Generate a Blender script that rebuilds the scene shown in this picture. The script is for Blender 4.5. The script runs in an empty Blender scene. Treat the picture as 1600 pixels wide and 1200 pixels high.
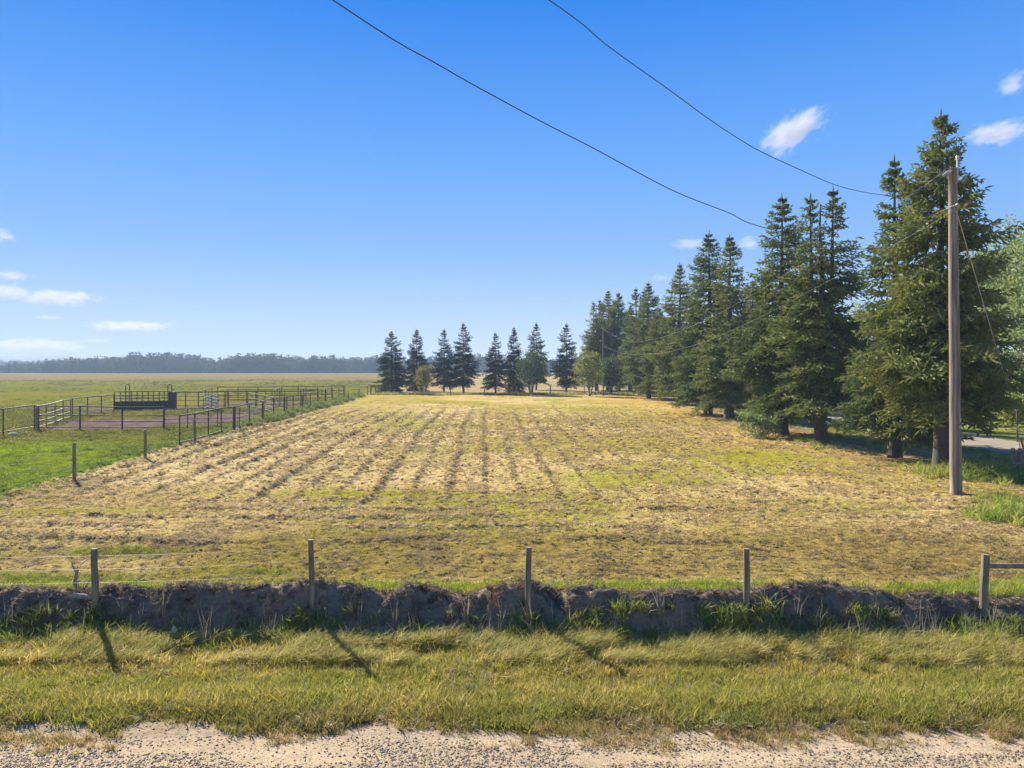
import bpy, math, random
import numpy as np
from mathutils import Vector, Matrix

# ------------------------------------------------------------------ camera, sky, sun, exposure
SC = bpy.context.scene
COL = SC.collection
CAM_H = 4.4            # eye height above the hay field
F = 1110.0             # focal length in photo pixels (1600 wide)
HOR = 575.0            # photo row of the horizon

cam = bpy.data.objects.new('camera', bpy.data.cameras.new('camera'))
COL.objects.link(cam)
cam.location = (0, 0, CAM_H)
cam.rotation_euler = (math.radians(90), 0, 0)
cam.data.sensor_width = 36
cam.data.lens = 36 * F / 1600
cam.data.shift_y = -(600 - HOR) / 1600
cam.data.clip_start = 0.1
cam.data.clip_end = 12000
SC.camera = cam

SUN_EL = math.radians(32)
SUN_AZ = math.radians(-38)     # from +Y (view direction) towards -X (left): the sun stands behind-left
sun_dir = Vector((math.sin(SUN_AZ) * math.cos(SUN_EL), math.cos(SUN_AZ) * math.cos(SUN_EL), math.sin(SUN_EL)))

world = bpy.data.worlds.new('World')
SC.world = world
world.use_nodes = True
wn = world.node_tree
for n in list(wn.nodes):
    wn.nodes.remove(n)
w_out = wn.nodes.new('ShaderNodeOutputWorld')
w_bg = wn.nodes.new('ShaderNodeBackground')
w_sky = wn.nodes.new('ShaderNodeTexSky')
w_sky.sky_type = 'NISHITA'
w_sky.sun_disc = False
w_sky.sun_elevation = SUN_EL
w_sky.sun_rotation = SUN_AZ
w_sky.altitude = 300
w_sky.air_density = 1.0
w_sky.dust_density = 0.0
w_sky.ozone_density = 3.0
w_bg.inputs['Strength'].default_value = 0.065
w_hsv = wn.nodes.new('ShaderNodeHueSaturation')
w_hsv.inputs['Saturation'].default_value = 1.1
wn.links.new(w_sky.outputs[0], w_hsv.inputs['Color'])
wn.links.new(w_hsv.outputs[0], w_bg.inputs[0])
# clear-sky colour by height above the horizon, the same all round, mixed with the physical sky
w_tc = wn.nodes.new('ShaderNodeTexCoord'); w_sep = wn.nodes.new('ShaderNodeSeparateXYZ')
w_ramp = wn.nodes.new('ShaderNodeValToRGB'); w_bg2 = wn.nodes.new('ShaderNodeBackground'); w_mix = wn.nodes.new('ShaderNodeMixShader')
wn.links.new(w_tc.outputs['Generated'], w_sep.inputs[0]); wn.links.new(w_sep.outputs['Z'], w_ramp.inputs[0])
_st = [(0.0, (0.60, 0.70, 0.80)), (0.031, (0.50, 0.63, 0.78)), (0.156, (0.235, 0.45, 0.84)), (0.281, (0.12, 0.355, 0.87)), (0.46, (0.012, 0.21, 0.78)), (1.0, (0.03, 0.15, 0.46))]
w_el = w_ramp.color_ramp.elements
w_el[0].position = 0.0; w_el[0].color = (*_st[0][1], 1); w_el[1].position = 1.0; w_el[1].color = (*_st[-1][1], 1)
for _p, _c in _st[1:-1]:
    _e = w_el.new(_p); _e.color = (*_c, 1)
w_bg2.inputs['Strength'].default_value = 0.46
wn.links.new(w_ramp.outputs[0], w_bg2.inputs[0])
w_mix.inputs[0].default_value = 0.94
wn.links.new(w_bg.outputs[0], w_mix.inputs[1]); wn.links.new(w_bg2.outputs[0], w_mix.inputs[2])
wn.links.new(w_mix.outputs[0], w_out.inputs['Surface'])

sl = bpy.data.lights.new('sun', 'SUN')
sl.energy = 5.0
sl.angle = math.radians(0.6)
sl.color = (1.0, 0.93, 0.80)
sun = bpy.data.objects.new('sun', sl)
sun.rotation_euler = sun_dir.to_track_quat('Z', 'Y').to_euler()
COL.objects.link(sun)

SC.view_settings.view_transform = 'Standard'
SC.view_settings.look = 'None'
SC.view_settings.gamma = 1
SC.view_settings.use_curve_mapping = False
SC.view_settings.exposure = 1.28
SC.cycles.max_bounces = 6
SC.cycles.diffuse_bounces = 3
SC.cycles.transmission_bounces = 3
SC.cycles.transparent_max_bounces = 8
SC.cycles.volume_bounces = 1
SC.cycles.volume_max_steps = 96
SC.cycles.use_denoising = True

# ------------------------------------------------------------------ helpers
def P(px, py, z=0.0):
    """where the ray through a photo pixel meets height z"""
    D = (CAM_H - z) * F / (py - HOR)
    return ((px - 800) * D / F, D)
def XD(px, D): return (px - 800) * D / F
def ZD(py, D): return CAM_H + (HOR - py) * D / F

rng = np.random.default_rng(7)
R = random.Random(11)

def vnoise(x, y, seed=0):
    xi = np.floor(x).astype(np.int64); yi = np.floor(y).astype(np.int64)
    xf = x - xi; yf = y - yi
    u = xf * xf * (3 - 2 * xf); v = yf * yf * (3 - 2 * yf)
    def h(a, b):
        n = (a * 374761393 + b * 668265263 + seed * 1442695041) & 0xFFFFFFFF
        n = ((n ^ (n >> 13)) * 1274126177) & 0xFFFFFFFF
        n = ((n ^ (n >> 16)) * 2246822519) & 0xFFFFFFFF
        return ((n ^ (n >> 15)) & 0xFFFF) / 65535.0
    a = h(xi, yi); b = h(xi + 1, yi); c = h(xi, yi + 1); d = h(xi + 1, yi + 1)
    return (a * (1 - u) + b * u) * (1 - v) + (c * (1 - u) + d * u) * v
def fbm(x, y, seed=0, oct=3):
    s = 0; a = 0.5; t = 0
    for i in range(oct):
        s = s + a * vnoise(x * 2 ** i + 17.3 * i, y * 2 ** i - 9.1 * i, seed + i); t += a; a *= 0.5
    return s / t
def sstep(a, b, x):
    t = np.clip((x - a) / (b - a), 0, 1)
    return t * t * (3 - 2 * t)

def tag(o, label=None, cat=None, group=None, kind=None):
    if label: o['label'] = label
    if cat: o['category'] = cat
    if group: o['group'] = group
    if kind: o['kind'] = kind
    return o
def empty(name, loc, rz=0.0, label=None, cat=None, group=None):
    o = bpy.data.objects.new(name, None)
    o.location = loc; o.rotation_euler = (0, 0, rz); o.empty_display_size = 0.3
    COL.objects.link(o)
    return tag(o, label, cat, group)
def mesh_np(name, V, Fc, mat=None, smooth=False):
    """fast mesh from numpy verts and an equal-sided face array"""
    me = bpy.data.meshes.new(name)
    V = np.asarray(V, dtype=np.float32); Fc = np.asarray(Fc, dtype=np.int32)
    n = Fc.shape[1]
    me.vertices.add(len(V)); me.vertices.foreach_set('co', V.ravel())
    me.loops.add(Fc.size); me.loops.foreach_set('vertex_index', Fc.ravel())
    me.polygons.add(len(Fc))
    me.polygons.foreach_set('loop_start', np.arange(0, Fc.size, n, dtype=np.int32))
    me.polygons.foreach_set('loop_total', np.full(len(Fc), n, dtype=np.int32))
    me.polygons.foreach_set('use_smooth', np.full(len(Fc), smooth, dtype=bool))
    me.update(calc_edges=True)
    if mat: me.materials.append(mat)
    return me
def link(name, me, parent=None, loc=None):
    o = bpy.data.objects.new(name, me)
    COL.objects.link(o)
    if parent: o.parent = parent
    if loc is not None: o.location = loc
    return o
class MB:
    """collects tubes and boxes into one mesh"""
    def __init__(self): self.v = []; self.f = []
    def tube(self, pts, rads, n=8, cap=True):
        pts = [Vector(p) for p in pts]
        if not hasattr(rads, '__len__'): rads = [rads] * len(pts)
        base = len(self.v)
        for i, p in enumerate(pts):
            d = (pts[min(i + 1, len(pts) - 1)] - pts[max(i - 1, 0)]).normalized()
            up = Vector((0, 0, 1)) if abs(d.z) < 0.9 else Vector((1, 0, 0))
            a = d.cross(up).normalized(); b = a.cross(d).normalized()
            for k in range(n):
                t = 2 * math.pi * k / n
                self.v.append(tuple(p + (a * math.cos(t) + b * math.sin(t)) * rads[i]))
        for i in range(len(pts) - 1):
            for k in range(n):
                q = base + i * n + k; r = base + i * n + (k + 1) % n
                self.f.append((q, r, r + n, q + n))
        if cap:
            self.f.append(tuple(base + k for k in range(n)))
            e = base + (len(pts) - 1) * n
            self.f.append(tuple(e + n - 1 - k for k in range(n)))
        return self
    def box(self, c, s, rot=None):
        b = len(self.v)
        for dx in (-1, 1):
            for dy in (-1, 1):
                for dz in (-1, 1):
                    p = Vector((dx * s[0] / 2, dy * s[1] / 2, dz * s[2] / 2))
                    if rot: p = rot @ p
                    self.v.append(tuple(Vector(c) + p))
        for f in ((0, 1, 3, 2), (4, 6, 7, 5), (0, 4, 5, 1), (2, 3, 7, 6), (0, 2, 6, 4), (1, 5, 7, 3)):
            self.f.append(tuple(b + i for i in f))
        return self
    def mesh(self, name, mat, smooth=False):
        me = bpy.data.meshes.new(name)
        me.from_pydata(self.v, [], self.f); me.update()
        if smooth: me.polygons.foreach_set('use_smooth', [True] * len(me.polygons))
        if mat: me.materials.append(mat)
        return me
    def build(self, name, mat, parent=None, loc=None, smooth=False):
        return link(name, self.mesh(name, mat, smooth), parent, loc)

# ------------------------------------------------------------------ materials
def newmat(name):
    m = bpy.data.materials.new(name); m.use_nodes = True
    nt = m.node_tree
    return m, nt, nt.nodes['Principled BSDF'], nt.nodes['Material Output']
def nnode(nt, t, **kw):
    n = nt.nodes.new(t)
    for k, v in kw.items(): setattr(n, k, v)
    return n
def noise_val(nt, scale, detail=4, rough=0.6, stretch=None, coord='Object'):
    tc = nnode(nt, 'ShaderNodeTexCoord'); mp = nnode(nt, 'ShaderNodeMapping')
    if stretch: mp.inputs['Scale'].default_value = stretch
    nz = nnode(nt, 'ShaderNodeTexNoise')
    nz.inputs['Scale'].default_value = scale; nz.inputs['Detail'].default_value = detail
    nz.inputs['Roughness'].default_value = rough
    nt.links.new(tc.outputs[coord], mp.inputs['Vector']); nt.links.new(mp.outputs[0], nz.inputs['Vector'])
    return nz.outputs['Fac']
def ramp(nt, val, stops):
    r = nnode(nt, 'ShaderNodeValToRGB')
    el = r.color_ramp.elements
    el[0].position = stops[0][0]; el[0].color = (*stops[0][1], 1)
    el[1].position = stops[-1][0]; el[1].color = (*stops[-1][1], 1)
    for p, c in stops[1:-1]:
        e = el.new(p); e.color = (*c, 1)
    nt.links.new(val, r.inputs[0])
    return r.outputs[0]
def bump(nt, val, strength, dist, normal=None):
    b = nnode(nt, 'ShaderNodeBump')
    b.inputs['Strength'].default_value = strength; b.inputs['Distance'].default_value = dist
    nt.links.new(val, b.inputs['Height'])
    if normal: nt.links.new(normal, b.inputs['Normal'])
    return b.outputs[0]
def mul(nt, a, b, fac=1.0, mode='MULTIPLY'):
    m = nnode(nt, 'ShaderNodeMix', data_type='RGBA', blend_type=mode)
    m.inputs['Factor'].default_value = fac
    nt.links.new(a, m.inputs['A']); nt.links.new(b, m.inputs['B'])
    return m.outputs['Result']

def ground_mat(name, fine=14.0, bs=0.6, bd=0.05, contrast=0.35, stretch=None, fleck=None):
    """ground whose large patches come from the 'tone' point colour, with grain and relief added here"""
    m, nt, bs_, out = newmat(name)
    at = nnode(nt, 'ShaderNodeAttribute', attribute_name='tone')
    n1 = noise_val(nt, fine, 6, 0.7, stretch)
    n2 = noise_val(nt, fine * 0.17, 4, 0.6, stretch)
    c1 = ramp(nt, n1, [(0.28, (1 - contrast,) * 3), (0.72, (1 + contrast,) * 3)])
    c2 = ramp(nt, n2, [(0.3, (0.86, 0.88, 0.84)), (0.7, (1.14, 1.12, 1.1))])
    c = mul(nt, at.outputs['Color'], c1); c = mul(nt, c, c2)
    if fleck:
        n3 = noise_val(nt, fleck[0], 3, 0.75)
        f = ramp(nt, n3, [(fleck[1], (0, 0, 0)), (fleck[1] + 0.06, (1, 1, 1))])
        mm = nnode(nt, 'ShaderNodeMix', data_type='RGBA')
        mm.inputs['B'].default_value = (*fleck[2], 1)
        nt.links.new(c, mm.inputs['A']); nt.links.new(f, mm.inputs['Factor'])
        c = mm.outputs['Result']
    nt.links.new(c, bs_.inputs['Base Color'])
    bs_.inputs['Roughness'].default_value = 0.95
    bs_.inputs['Specular IOR Level'].default_value = 0.0
    n4 = noise_val(nt, fine * 2.5, 5, 0.7)
    b1 = bump(nt, n1, bs, bd); b2 = bump(nt, n4, bs * 0.6, bd * 0.4, b1)
    nt.links.new(b2, bs_.inputs['Normal'])
    return m
def leaf_mat(name, cols, trans=0.35, rough=0.7, use_tint=False, scale=1.5, spec=0.25):
    """leaf / blade / needle surface: diffuse + light coming through, colour varied from piece to piece"""
    m, nt, b, out = newmat(name)
    if use_tint:
        at = nnode(nt, 'ShaderNodeAttribute', attribute_name='tint', attribute_type='INSTANCER')
        oi = nnode(nt, 'ShaderNodeObjectInfo')
        v = ramp(nt, oi.outputs['Random'], [(0, (0.75, 0.78, 0.7)), (1, (1.25, 1.2, 1.2))])
        c = mul(nt, at.outputs['Color'], v)
    else:
        at = nnode(nt, 'ShaderNodeAttribute', attribute_name='rnd')
        n = noise_val(nt, scale, 3, 0.6)
        ad = nnode(nt, 'ShaderNodeMath', operation='MULTIPLY_ADD')
        ad.inputs[1].default_value = 0.5; nt.links.new(at.outputs['Fac'], ad.inputs[0])
        hl = nnode(nt, 'ShaderNodeMath', operation='MULTIPLY_ADD'); hl.inputs[1].default_value = 1.1; hl.inputs[2].default_value = -0.3
        nt.links.new(n, hl.inputs[0]); nt.links.new(hl.outputs[0], ad.inputs[2])
        c = ramp(nt, ad.outputs[0], [(i / (len(cols) - 1), q) for i, q in enumerate(cols)])
        oi = nnode(nt, 'ShaderNodeObjectInfo')
        v = ramp(nt, oi.outputs['Random'], [(0, (0.80, 0.92, 0.98)), (0.5, (1.0, 1.03, 0.95)), (1, (1.2, 1.14, 0.98))])
        c = mul(nt, c, v)
    nt.links.new(c, b.inputs['Base Color'])
    b.inputs['Roughness'].default_value = rough
    b.inputs['Specular IOR Level'].default_value = spec
    tr = nnode(nt, 'ShaderNodeBsdfTranslucent')
    nt.links.new(c, tr.inputs['Color'])
    mx = nnode(nt, 'ShaderNodeMixShader'); mx.inputs[0].default_value = trans
    nt.links.new(b.outputs[0], mx.inputs[1]); nt.links.new(tr.outputs[0], mx.inputs[2])
    nt.links.new(mx.outputs[0], out.inputs['Surface'])
    return m
def simple(name, stops, scale=6, rough=0.8, metal=0.0, stretch=None, bs=0.3, bd=0.01, detail=5, coord='Object'):
    m, nt, b, out = newmat(name)
    n = noise_val(nt, scale, detail, 0.65, stretch, coord)
    nt.links.new(ramp(nt, n, stops), b.inputs['Base Color'])
    b.inputs['Roughness'].default_value = rough; b.inputs['Metallic'].default_value = metal
    if bs: nt.links.new(bump(nt, n, bs, bd), b.inputs['Normal'])
    return m

M = {}
M['hay'] = ground_mat('cut_hay_ground', 9.0, 1.0, 0.11, 0.5, fleck=(13, 0.64, (0.20, 0.14, 0.055)))
M['pasture'] = ground_mat('pasture_ground', 7.0, 0.9, 0.07, 0.36)
M['verge'] = ground_mat('verge_ground', 16.0, 0.8, 0.04, 0.3)
M['soil'] = ground_mat('bank_soil', 11.0, 1.0, 0.06, 0.35, fleck=(40, 0.64, (0.30, 0.24, 0.17)))
M['road'] = ground_mat('gravel_road_surface', 30.0, 0.9, 0.02, 0.22, fleck=(26, 0.60, (0.13, 0.105, 0.085)))
M['drive'] = ground_mat('driveway_surface', 8.0, 0.6, 0.03, 0.2)
M['grass'] = leaf_mat('grass_blade', None, 0.45, 0.6, use_tint=True)
M['straw'] = leaf_mat('straw', None, 0.35, 0.7, use_tint=True)
M['clump'] = leaf_mat('hay_clump', None, 0.03, 0.9, use_tint=True, spec=0.05)
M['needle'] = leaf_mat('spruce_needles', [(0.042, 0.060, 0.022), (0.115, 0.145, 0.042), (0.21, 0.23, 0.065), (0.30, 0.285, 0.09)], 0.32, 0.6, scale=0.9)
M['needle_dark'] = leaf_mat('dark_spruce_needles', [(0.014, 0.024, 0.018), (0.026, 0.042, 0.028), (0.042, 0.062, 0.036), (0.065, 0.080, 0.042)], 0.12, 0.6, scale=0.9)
M['bark'] = simple('spruce_bark', [(0.3, (0.035, 0.027, 0.02)), (0.7, (0.11, 0.088, 0.068))], 9, 0.9, stretch=(1, 1, 0.25), bs=0.9, bd=0.05)
M['grey_bark'] = simple('pale_bark', [(0.3, (0.12, 0.10, 0.08)), (0.7, (0.34, 0.31, 0.26))], 7, 0.9, bs=0.5, bd=0.02)
M['leaf_pale'] = leaf_mat('pale_green_leaves', [(0.09, 0.13, 0.04), (0.17, 0.23, 0.07), (0.27, 0.32, 0.11), (0.36, 0.38, 0.15)], 0.4, 0.55, scale=0.5)
M['leaf_green'] = leaf_mat('green_leaves', [(0.03, 0.05, 0.015), (0.06, 0.095, 0.025), (0.10, 0.14, 0.04), (0.16, 0.17, 0.05)], 0.35, 0.55, scale=0.8)
M['leaf_gold'] = leaf_mat('golden_leaves', [(0.12, 0.09, 0.02), (0.22, 0.17, 0.035), (0.33, 0.24, 0.05), (0.40, 0.30, 0.07)], 0.4, 0.6, scale=0.8)
M['leaf_lime'] = leaf_mat('yellow_green_leaves', [(0.08, 0.10, 0.015), (0.18, 0.19, 0.022), (0.27, 0.27, 0.035), (0.34, 0.31, 0.045)], 0.45, 0.6, scale=0.8)
M['wood_far'] = leaf_mat('far_wood_leaves', [(0.030, 0.040, 0.022), (0.050, 0.060, 0.030), (0.085, 0.080, 0.045), (0.12, 0.10, 0.06)], 0.2, 0.8, scale=0.1)
M['post'] = simple('weathered_post_wood', [(0.3, (0.09, 0.072, 0.046)), (0.55, (0.22, 0.18, 0.115)), (0.75, (0.33, 0.28, 0.19))], 14, 0.85, stretch=(1, 1, 0.12), bs=0.6, bd=0.01)
M['pole'] = simple('pole_wood', [(0.32, (0.085, 0.062, 0.042)), (0.48, (0.20, 0.15, 0.10)), (0.66, (0.34, 0.275, 0.20))], 12, 0.85, stretch=(1, 1, 0.05), bs=0.9, bd=0.02)
M['pipe'] = simple('rusty_pipe', [(0.3, (0.06, 0.036, 0.028)), (0.6, (0.12, 0.07, 0.052)), (0.8, (0.20, 0.115, 0.08))], 5, 0.6, 0.15, bs=0.2, bd=0.004)
M['pipe_pink'] = simple('weathered_red_pipe', [(0.3, (0.13, 0.07, 0.06)), (0.7, (0.26, 0.16, 0.14))], 4, 0.6, 0.1, bs=0.2, bd=0.004)
M['sheet'] = simple('dark_steel_sheet', [(0.3, (0.04, 0.028, 0.027)), (0.7, (0.09, 0.066, 0.06))], 3, 0.45, 0.4, bs=0.1, bd=0.004)
M['board'] = simple('bleached_board', [(0.3, (0.46, 0.40, 0.34)), (0.7, (0.64, 0.57, 0.50))], 8, 0.85, stretch=(0.2, 1, 1), bs=0.3)
M['wire'] = simple('fence_wire_steel', [(0.3, (0.10, 0.09, 0.08)), (0.7, (0.22, 0.20, 0.19))], 20, 0.5, 0.6, bs=0)
M['cable'] = simple('dark_cable', [(0.3, (0.015, 0.015, 0.018)), (0.7, (0.035, 0.035, 0.04))], 3, 0.6, bs=0)
M['alu'] = simple('aluminium_cable', [(0.3, (0.32, 0.32, 0.30)), (0.7, (0.5, 0.5, 0.47))], 3, 0.45, 0.5, bs=0)
M['ceramic'] = simple('grey_ceramic', [(0.3, (0.42, 0.42, 0.42)), (0.7, (0.55, 0.55, 0.54))], 8, 0.25, bs=0)
M['orange'] = simple('orange_plastic', [(0.3, (0.62, 0.10, 0.03)), (0.7, (0.78, 0.16, 0.05))], 6, 0.5, bs=0)
M['stone'] = simple('pale_stone', [(0.3, (0.36, 0.31, 0.22)), (0.7, (0.56, 0.50, 0.38))], 6, 0.85, bs=0.6, bd=0.02)
M['pebble'] = simple('road_pebble', [(0.3, (0.15, 0.105, 0.065)), (0.7, (0.36, 0.265, 0.17))], 3, 0.8, bs=0, coord='Object')
M['deadwood'] = simple('dead_branch_wood', [(0.3, (0.16, 0.13, 0.10)), (0.7, (0.36, 0.32, 0.27))], 12, 0.9, bs=0.4)
M['hill'] = simple('far_hill_cover', [(0.3, (0.03, 0.045, 0.03)), (0.7, (0.07, 0.08, 0.05))], 0.02, 0.95, bs=0)

# ------------------------------------------------------------------ the ground as one height field, cut into regions
def spaced(segs):
    """segs: (end, step_at_start, step_at_end); returns coordinates from segs[0][0] on"""
    out = [segs[0][0]]
    for i in range(1, len(segs)):
        end, s0, s1 = segs[i]
        a = out[-1]; L = end - a
        if abs(s1 - s0) < 1e-9: n = max(1, round(L / s0)); t = np.linspace(0, 1, n + 1)[1:]
        else:
            k = s1 / s0; n = max(2, round(L * math.log(k) / (s1 - s0)))
            t = (np.power(k, np.linspace(0, 1, n + 1)) - 1) / (k - 1); t = t[1:]
        out += list(a + L * t)
    return np.array(out)
ys = spaced([(-60,), (4.5, 8, 1.0), (7.2, 0.5, 0.1), (12.55, 0.08, 0.06), (13.75, 0.028, 0.028), (24, 0.05, 0.07),
             (60, 0.07, 0.22), (140, 0.22, 1.1), (4000, 1.2, 260)])
xp = spaced([(0,), (14, 0.07, 0.07), (34, 0.08, 0.2), (110, 0.3, 6), (4000, 8, 500)])
xn = spaced([(0,), (14, 0.07, 0.07), (27, 0.07, 0.11), (60, 0.12, 0.5), (160, 0.6, 8), (4000, 10, 500)])
xs = np.concatenate([-xn[::-1], xp[1:]])
NX, NY = len(xs), len(ys)
X, Y = np.meshgrid(xs, ys)
X = X.ravel(); Y = Y.ravel()

def xL(y): return np.interp(y, [8, 23.8, 29, 35, 43, 97.7, 135], [-16.0, -17.1, -17.8, -18.4, -19.3, -22.6, -25.5])   # pasture fence line
def xR(y): return np.interp(y, [8, 30, 60, 140], [18.0, 18.6, 19.6, 22.0])     # spruce row line
def xDr(y): return np.interp(y, [8, 35, 60, 90, 140, 400], [25.5, 27.6, 28.6, 30.5, 36, 70])   # driveway centre
YFAR = 118.0
crest_px = [-300, 0, 60, 150, 165, 240, 300, 340, 420, 500, 560, 590, 640, 700, 735, 770, 800, 830, 870, 910, 960, 1050, 1100, 1170, 1230, 1270, 1320, 1400, 1500, 1560, 1700, 1900]
crest_py = [926, 926, 924, 927, 919, 922, 913, 918, 920, 911, 924, 928, 921, 930, 935, 920, 914, 914, 928, 918, 925, 921, 926, 924, 918, 914, 919, 933, 936, 941, 943, 943]
YC = 13.15
crest_x = [(p - 800) * YC / F for p in crest_px]
crest_z = [CAM_H - (q - HOR) * YC / F for q in crest_py]

def stripe_u(x, y):
    l = xL(y); r = xR(y)
    return (x - l) / (r - l) * 36.0
def hay_bits(x, y):
    """height and pattern of the windrows on the mown field"""
    u = stripe_u(x, y)
    u = u + 0.9 * (fbm(x * 0.05, y * 0.03, 31) - 0.5) + 0.20 * (vnoise(x * 1.4, y * 1.1, 5) - 0.5)
    amp_l = sstep(21.5, 25, y + 2.5 * (vnoise(x * 0.25, y * 0 + 3, 8) - 0.5))        # long rows start behind the headland
    ph = (u / 1.3) % 1.0
    row = np.exp(-((ph - 0.5) / 0.10) ** 2) * (0.72 + 0.28 * np.sin(np.floor(u / 1.3) * 2.3))
    gap = sstep(0.30, 0.60, fbm(x * 0.6 + 40, y * 0.5, 77))
    row = row * (0.25 + 0.75 * gap) * amp_l * (1 - 0.5 * sstep(0, 9, x)) * (1 - 0.75 * sstep(60, 95, y))
    vh = y + 0.5 * (fbm(x * 0.15, y * 0.3, 12) - 0.5) * 4
    ph2 = (vh / 1.35) % 1.0
    row2 = np.exp(-((ph2 - 0.5) / 0.16) ** 2) * (1 - amp_l) * sstep(0.35, 0.6, fbm(x * 0.35, y * 0.5, 61)) * sstep(16.5, 18.5, y)
    return row, row2

def height(x, y):
    z = np.interp(y, [-60, -20, 3, 8.6, 9.3, 10.6, 11.6, 12.3, 12.62], [-0.5, -0.2, -0.12, -0.18, -0.22, -0.36, -0.42, -0.36, -0.27])
    z = z + np.where((y > 9.1) & (y < 12.6), 0.05 * (fbm(x * 0.8, y * 1.5, 3) - 0.5) * 2, 0)
    # bank
    cz = np.interp(x, crest_x, crest_z) + 0.05 * (fbm(x * 2.2, y * 0 + 1, 15) - 0.5) * 2
    yc = YC + 0.22 * (fbm(x * 1.1, y * 0, 21) - 0.5) * 2 + 0.06 * (vnoise(x * 5, y * 0, 22) - 0.5)
    up = sstep(-0.62, 0.0, y - yc)
    back = 1 - sstep(0.02, 0.75, y - yc)
    lump = (np.abs(fbm(x * 2.2, y * 2.6, 41, 4) - 0.5) * -0.42 + 0.06) + (fbm(x * 4.0, y * 4.5, 42, 4) - 0.5) * 0.11 + (vnoise(x * 9, y * 9, 43) - 0.5) * 0.05
    zb = np.where(y < yc, -0.27 + (cz + 0.27) * up ** 0.8, cz * back)
    env = np.exp(-((y - yc + 0.15) / 0.42) ** 2)
    zb = zb + lump * env
    z = np.where(y > 12.62, zb, z + lump * env * sstep(12.3, 12.6, y))
    side = sstep(20.5, 23, np.abs(x - 1))       # the bank fades out well outside the picture
    # field
    row, row2 = hay_bits(x, y)
    near = sstep(13.6, 14.6, y)
    inl = sstep(0, 0.8, x - xL(y)); inr = 1 - sstep(-1.2, 0.3, x - xR(y)); far = 1 - sstep(YFAR - 4, YFAR, y)
    fieldm = near * inl * inr * far
    clump = (fbm(x * 2.6, y * 2.6, 51, 4) - 0.42)
    ragged = 0.45 + 1.1 * vnoise(x * 5.1, y * 5.1, 53)
    zh = 0.125 * row * ragged + 0.05 * row2 * ragged + 0.06 * np.clip(clump, 0, 1) + 0.05 * (vnoise(x * 6, y * 6, 57) - 0.5)
    z = z + fieldm * zh
    # pasture: gentle tussocks, lower than the field edge
    pm = (1 - inl) * near * sstep(14, 18, y)
    zp = 0.22 * (fbm(x * 0.10, y * 0.10, 71) - 0.5) + 0.30 * np.clip(fbm(x * 1.1, y * 1.1, 73, 4) - 0.52, 0, 1) + 0.05 * (vnoise(x * 4, y * 4, 79) - 0.5)
    z = z + pm * zp * (1 - sstep(300, 500, y))
    # rough edge ridge between pasture and hay field
    e = np.exp(-((x - xL(y) + 0.25) / 0.55) ** 2) * near
    z = z + e * (0.10 + 0.18 * (fbm(x * 1.3, y * 0.9, 83) - 0.3))
    # right side grass
    rm = sstep(-0.5, 1.0, x - xR(y)) * near
    z = z + rm * (0.10 * (fbm(x * 1.2, y * 1.2, 91) - 0.5)) * (1 - np.exp(-((x - xDr(y)) / 2.6) ** 4))
    far2 = sstep(YFAR, YFAR + 6, y) * inl
    z = z + far2 * 0.08 * (fbm(x * 0.8, y * 0.8, 95) - 0.5) * (1 - sstep(300, 500, y))
    return z
Z = height(X, Y)
def hz(x, y): return float(height(np.array([float(x)]), np.array([float(y)]))[0])

def mixc(a, b, t):
    t = np.asarray(t)[:, None]
    return a * (1 - t) + b * t
C = lambda *c: np.array(c)[None, :] * np.ones((1, 3))
HAY = C(0.56, 0.41, 0.165); HAYP = C(0.64, 0.49, 0.27); HAYO = C(0.52, 0.33, 0.09); STUB = C(0.36, 0.275, 0.05)
LIME = C(0.29, 0.27, 0.02); GRN = C(0.10, 0.16, 0.022); DK = C(0.12, 0.09, 0.05)
GREEN = [(560, 772, 4.2, 0.9, 0.95), (640, 785, 3, .7, .6), (950, 750, 2.6, 2.6, 0.85), (1170, 712, 3.6, 3.6, 0.9), (200, 862, 1.7, 0.5, 1.0), (60, 905, 2.5, 0.5, 1.0), (130, 800, 3.5, .8, .7), (430, 895, 1.2, .35, .9), (640, 665, 5, 7, 0.6), (1330, 790, 3, 1.5, .4)]
def greenmask(x, y):
    m = np.zeros_like(x)
    for (px, py, wx, wy, s) in GREEN:
        cx, cy = P(px, py)
        m = np.maximum(m, s * np.exp(-(((x - cx) / wx) ** 2 + ((y - cy) / wy) ** 2)))
    return m
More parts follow.
